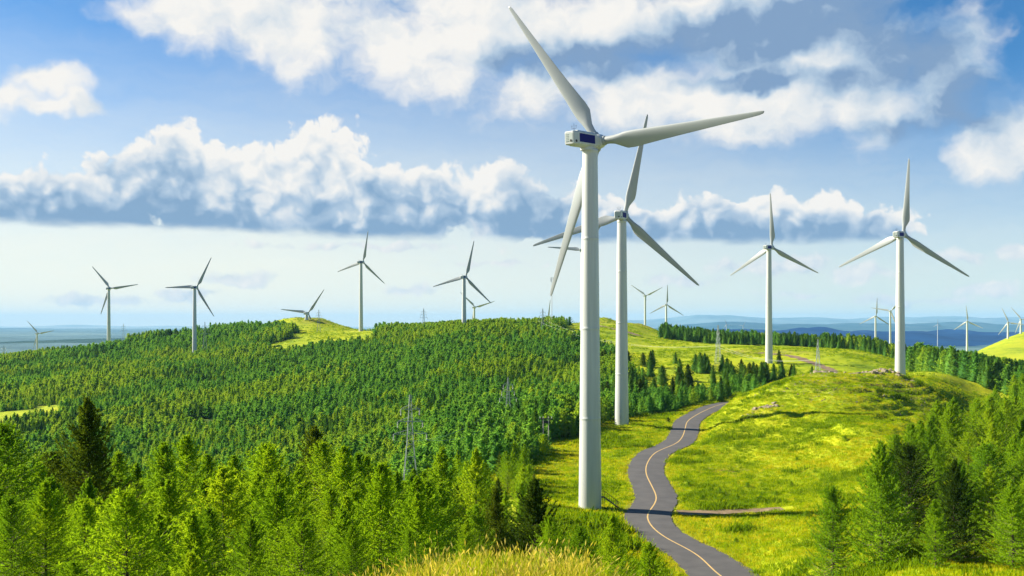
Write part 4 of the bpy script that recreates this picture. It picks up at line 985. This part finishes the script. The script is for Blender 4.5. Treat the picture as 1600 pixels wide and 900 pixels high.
# ------------------------------------------------------------------ grass and stones
GR = {'straw': foliage_mat('straw_grass', (0.30, 0.29, 0.025), (0.46, 0.40, 0.07), (0.60, 0.50, 0.16), 0.45, 0.3),
      'dry': foliage_mat('dry_grass', (0.30, 0.33, 0.008), (0.41, 0.41, 0.010), (0.53, 0.49, 0.03), 0.45, 0.3),
      'green': foliage_mat('green_grass', (0.17, 0.29, 0.005), (0.28, 0.38, 0.006), (0.38, 0.44, 0.008), 0.45, 0.3),
      'lush': foliage_mat('lush_grass', (0.09, 0.18, 0.005), (0.14, 0.24, 0.006), (0.20, 0.29, 0.008), 0.45, 0.3)}
def tuft(name, n, hgt, spread, wid, m, seed, head=0.0):
    rs = np.random.RandomState(seed); V = []; Fc = []
    for _ in range(n):
        a = rs.uniform(0, 6.28); r = spread * math.sqrt(rs.rand()); b = np.array([r * math.cos(a), r * math.sin(a), -.05]); h = hgt * rs.uniform(.55, 1.15)
        ln = rs.normal(0, .28, 2); sdv = np.array([math.cos(a * 3), math.sin(a * 3), 0]) * wid * rs.uniform(.7, 1.3) * .5
        m1 = b + np.array([ln[0] * h * .35, ln[1] * h * .35, h * .6]); t = b + np.array([ln[0] * h, ln[1] * h, h])
        o = len(V); V += [b - sdv, b + sdv, m1 + sdv * .8, m1 - sdv * .8, t]; Fc += [(o, o + 1, o + 2, o + 3), (o + 3, o + 2, o + 4)]
        if head and rs.rand() < head:
            o = len(V); d = (t - m1) / np.linalg.norm(t - m1); s2 = sdv / np.linalg.norm(sdv) * wid * 1.3
            V += [t - d * .02, t + d * hgt * .06 + s2, t + d * hgt * .15, t + d * hgt * .06 - s2]; Fc += [(o, o + 1, o + 2, o + 3)]
    return proto_ob(mesh(name, V, Fc, m))
fg = [tuft('tuft', 34, .58, .24, .010, GR['straw'], k, .5) for k in (1, 2, 3)] + [tuft('tuft', 30, .52, .22, .013, GR['green'], k) for k in (4, 5)] + [tuft('tuft', 22, .8, .22, .02, GR['lush'], k) for k in (6, 7)]
X, Y = grid_pts(-22, 9, 9, 44, .24)
px = PXY(X, Y); D, _ = road_dist(X, Y)
drn = fbm(X, Y, 5, 3)
dryp = sstep(px, 330, 560) * (1 - sstep(Y, 27, 34))
k = (px > -150) & (px < 1150) & (rs0.rand(len(X)) < .35 + .65 * dryp) & (Y < 30 + 14 * (px > 500))
X, Y, px, drn, dryp = X[k], Y[k], px[k], drn[k], dryp[k]; Z = ground(X, Y)
u = rs0.rand(len(X)) + drn * .5
idx = np.where(dryp > .5, np.where(u < .48, rs0.randint(0, 3, len(X)), rs0.randint(3, 5, len(X))), np.where(u < .15, rs0.randint(0, 3, len(X)), np.where(u < .5, rs0.randint(3, 5, len(X)), rs0.randint(5, 7, len(X)))))
scatter('tall_grass', np.stack([X, Y, Z], 1), rs0.uniform(0, 6.28, len(X)), rs0.uniform(.65, 1.25, len(X)) * (1 + .5 * drn), idx, fg, 'tall dry yellow and green grass along the near hill edge', 'grass', rs0.normal(0, .12, (len(X), 2)))
mg = [tuft('tuft', 20, .42, .42, .05, GR['dry'], k) for k in (11, 12)] + [tuft('tuft', 22, .40, .45, .055, GR['green'], k) for k in (13, 14, 15)] + [tuft('tuft', 22, .5, .45, .06, GR['lush'], k) for k in (16, 17)]
X, Y = grid_pts(-20, 190, 56, 345, .62)
px = PXY(X, Y); D, _ = road_dist(X, Y); n1 = fbm(X, Y, 14, 4); n2 = fbm(X + 40, Y, 3.5, 3)
k = (px > 640) & (px < 1660) & (D > 3.75) & (rs0.rand(len(X)) < np.clip(1.0 - (Y - 110) / 420, .3, 1)) & ((px > 830) | (Y > 165))
k &= ~((np.abs(Y - 149.2) < 1.9) & (px > 1060) & (px < 1240))
X, Y, px, D, n1, n2 = X[k], Y[k], px[k], D[k], n1[k], n2[k]; Z = ground(X, Y)
verge = 1 - sstep(D, 3.8, 6.5)
n3 = fbm(X + 500, Y * 1.6, 9, 4)
u = rs0.rand(len(X)) * .55 + n1 * .75 + n2 * .55 + .20 - verge * .35 + .35 * (1 - sstep(px, 900, 1060)) * sstep(Y, 60, 75) * (1 - sstep(Y, 135, 150))
u = u + .6 * sstep(n3, .30, .42)
idx = np.where(u < .26, rs0.randint(0, 2, len(X)), np.where(u < .74, rs0.randint(2, 5, len(X)), rs0.randint(5, 7, len(X))))
sz = rs0.uniform(.6, 1.25, len(X)) * (1 + .7 * sstep(n3 + rs0.uniform(-.1, .1, len(X)), .30, .45)) * (1 + .35 * np.clip(u - .6, 0, 1)) * (1 + 1.1 * (1 - sstep(px, 960, 1070)) * (1 - sstep(Y, 135, 150)))
scatter('meadow_grass', np.stack([X, Y, Z], 1), rs0.uniform(0, 6.28, len(X)), np.stack([sz * 1.15, sz * 1.15, sz], 1), idx, mg, 'yellow green grass tufts over the meadow on both sides of the road', 'grass', rs0.normal(0, .15, (len(X), 2)))
X, Y = grid_pts(-260, 330, 345, 930, 2.1)
px = PXY(X, Y); n1 = fbm(X, Y, 18, 4); Z = ground(X, Y)
k = ((px > 860) | ((px > 370) & (px < 640) & (Y > 740))) & (px < 1640) & ~inpoly(px, Y, BELT1) & ~inpoly(px, Y, BELT2) & ~wooded(X, Y, Z) & (n1 + rs0.uniform(-.3, .3, len(X)) > .12)
X, Y, Z = X[k], Y[k], Z[k]
scatter('low_scrub', np.stack([X, Y, Z], 1), rs0.uniform(0, 6.28, len(X)), np.stack([rs0.uniform(1.2, 3.0, len(X))] * 2 + [rs0.uniform(.8, 2.2, len(X))], 1), rs0.randint(2, 7, len(X)), mg, 'low green scrub speckling the far meadow', 'scrub')
# loose stones on the knoll
c = []
for (bx, by, sp, n) in ((1395, 290, 9, 90), (1340, 270, 14, 150), (1400, 262, 15, 160), (1290, 296, 6, 60), (1188, 247, 4, 40), (1480, 262, 12, 70), (1250, 275, 16, 60)):
    xb = (bx - 800) / F * by
    c.append(np.stack([xb + rs0.normal(0, sp, n), by + rs0.normal(0, sp * .7, n)], 1))
c = np.concatenate(c); Z = ground(c[:, 0], c[:, 1])
scatter('loose_stones', np.column_stack([c, Z]), rs0.uniform(0, 6.28, len(c)), rs0.uniform(.12, .42, len(c)), rs0.randint(0, 5, len(c)), [proto_ob(m_) for m_ in RM], 'loose pale stones strewn over the top and shaded side of the knoll', 'stones')

# ------------------------------------------------------------------ air
def haze():
    m = bpy.data.materials.new('air'); m.use_nodes = True; q = NT(m.node_tree); m.node_tree.nodes.remove(m.node_tree.nodes['Principled BSDF'])
    vol = q.new('ShaderNodeVolumePrincipled'); vol.inputs['Color'].default_value = (0.30, 0.64, 1.0, 1); vol.inputs['Density'].default_value = 3.0e-5; vol.inputs['Anisotropy'].default_value = 0.0
    q.l.new(vol.outputs[0], m.node_tree.nodes['Material Output'].inputs['Volume'])
    b = MB(); b.box((0, 17450, 75), (80000, 36000, 450)); o = put('haze', b.mesh('haze', m)); tag(o, 'thin blue haze filling the air over hills and plain', 'haze', None, 'stuff')
haze()
print('TREES', len(TREES), 'FOREST', FOREST_N)
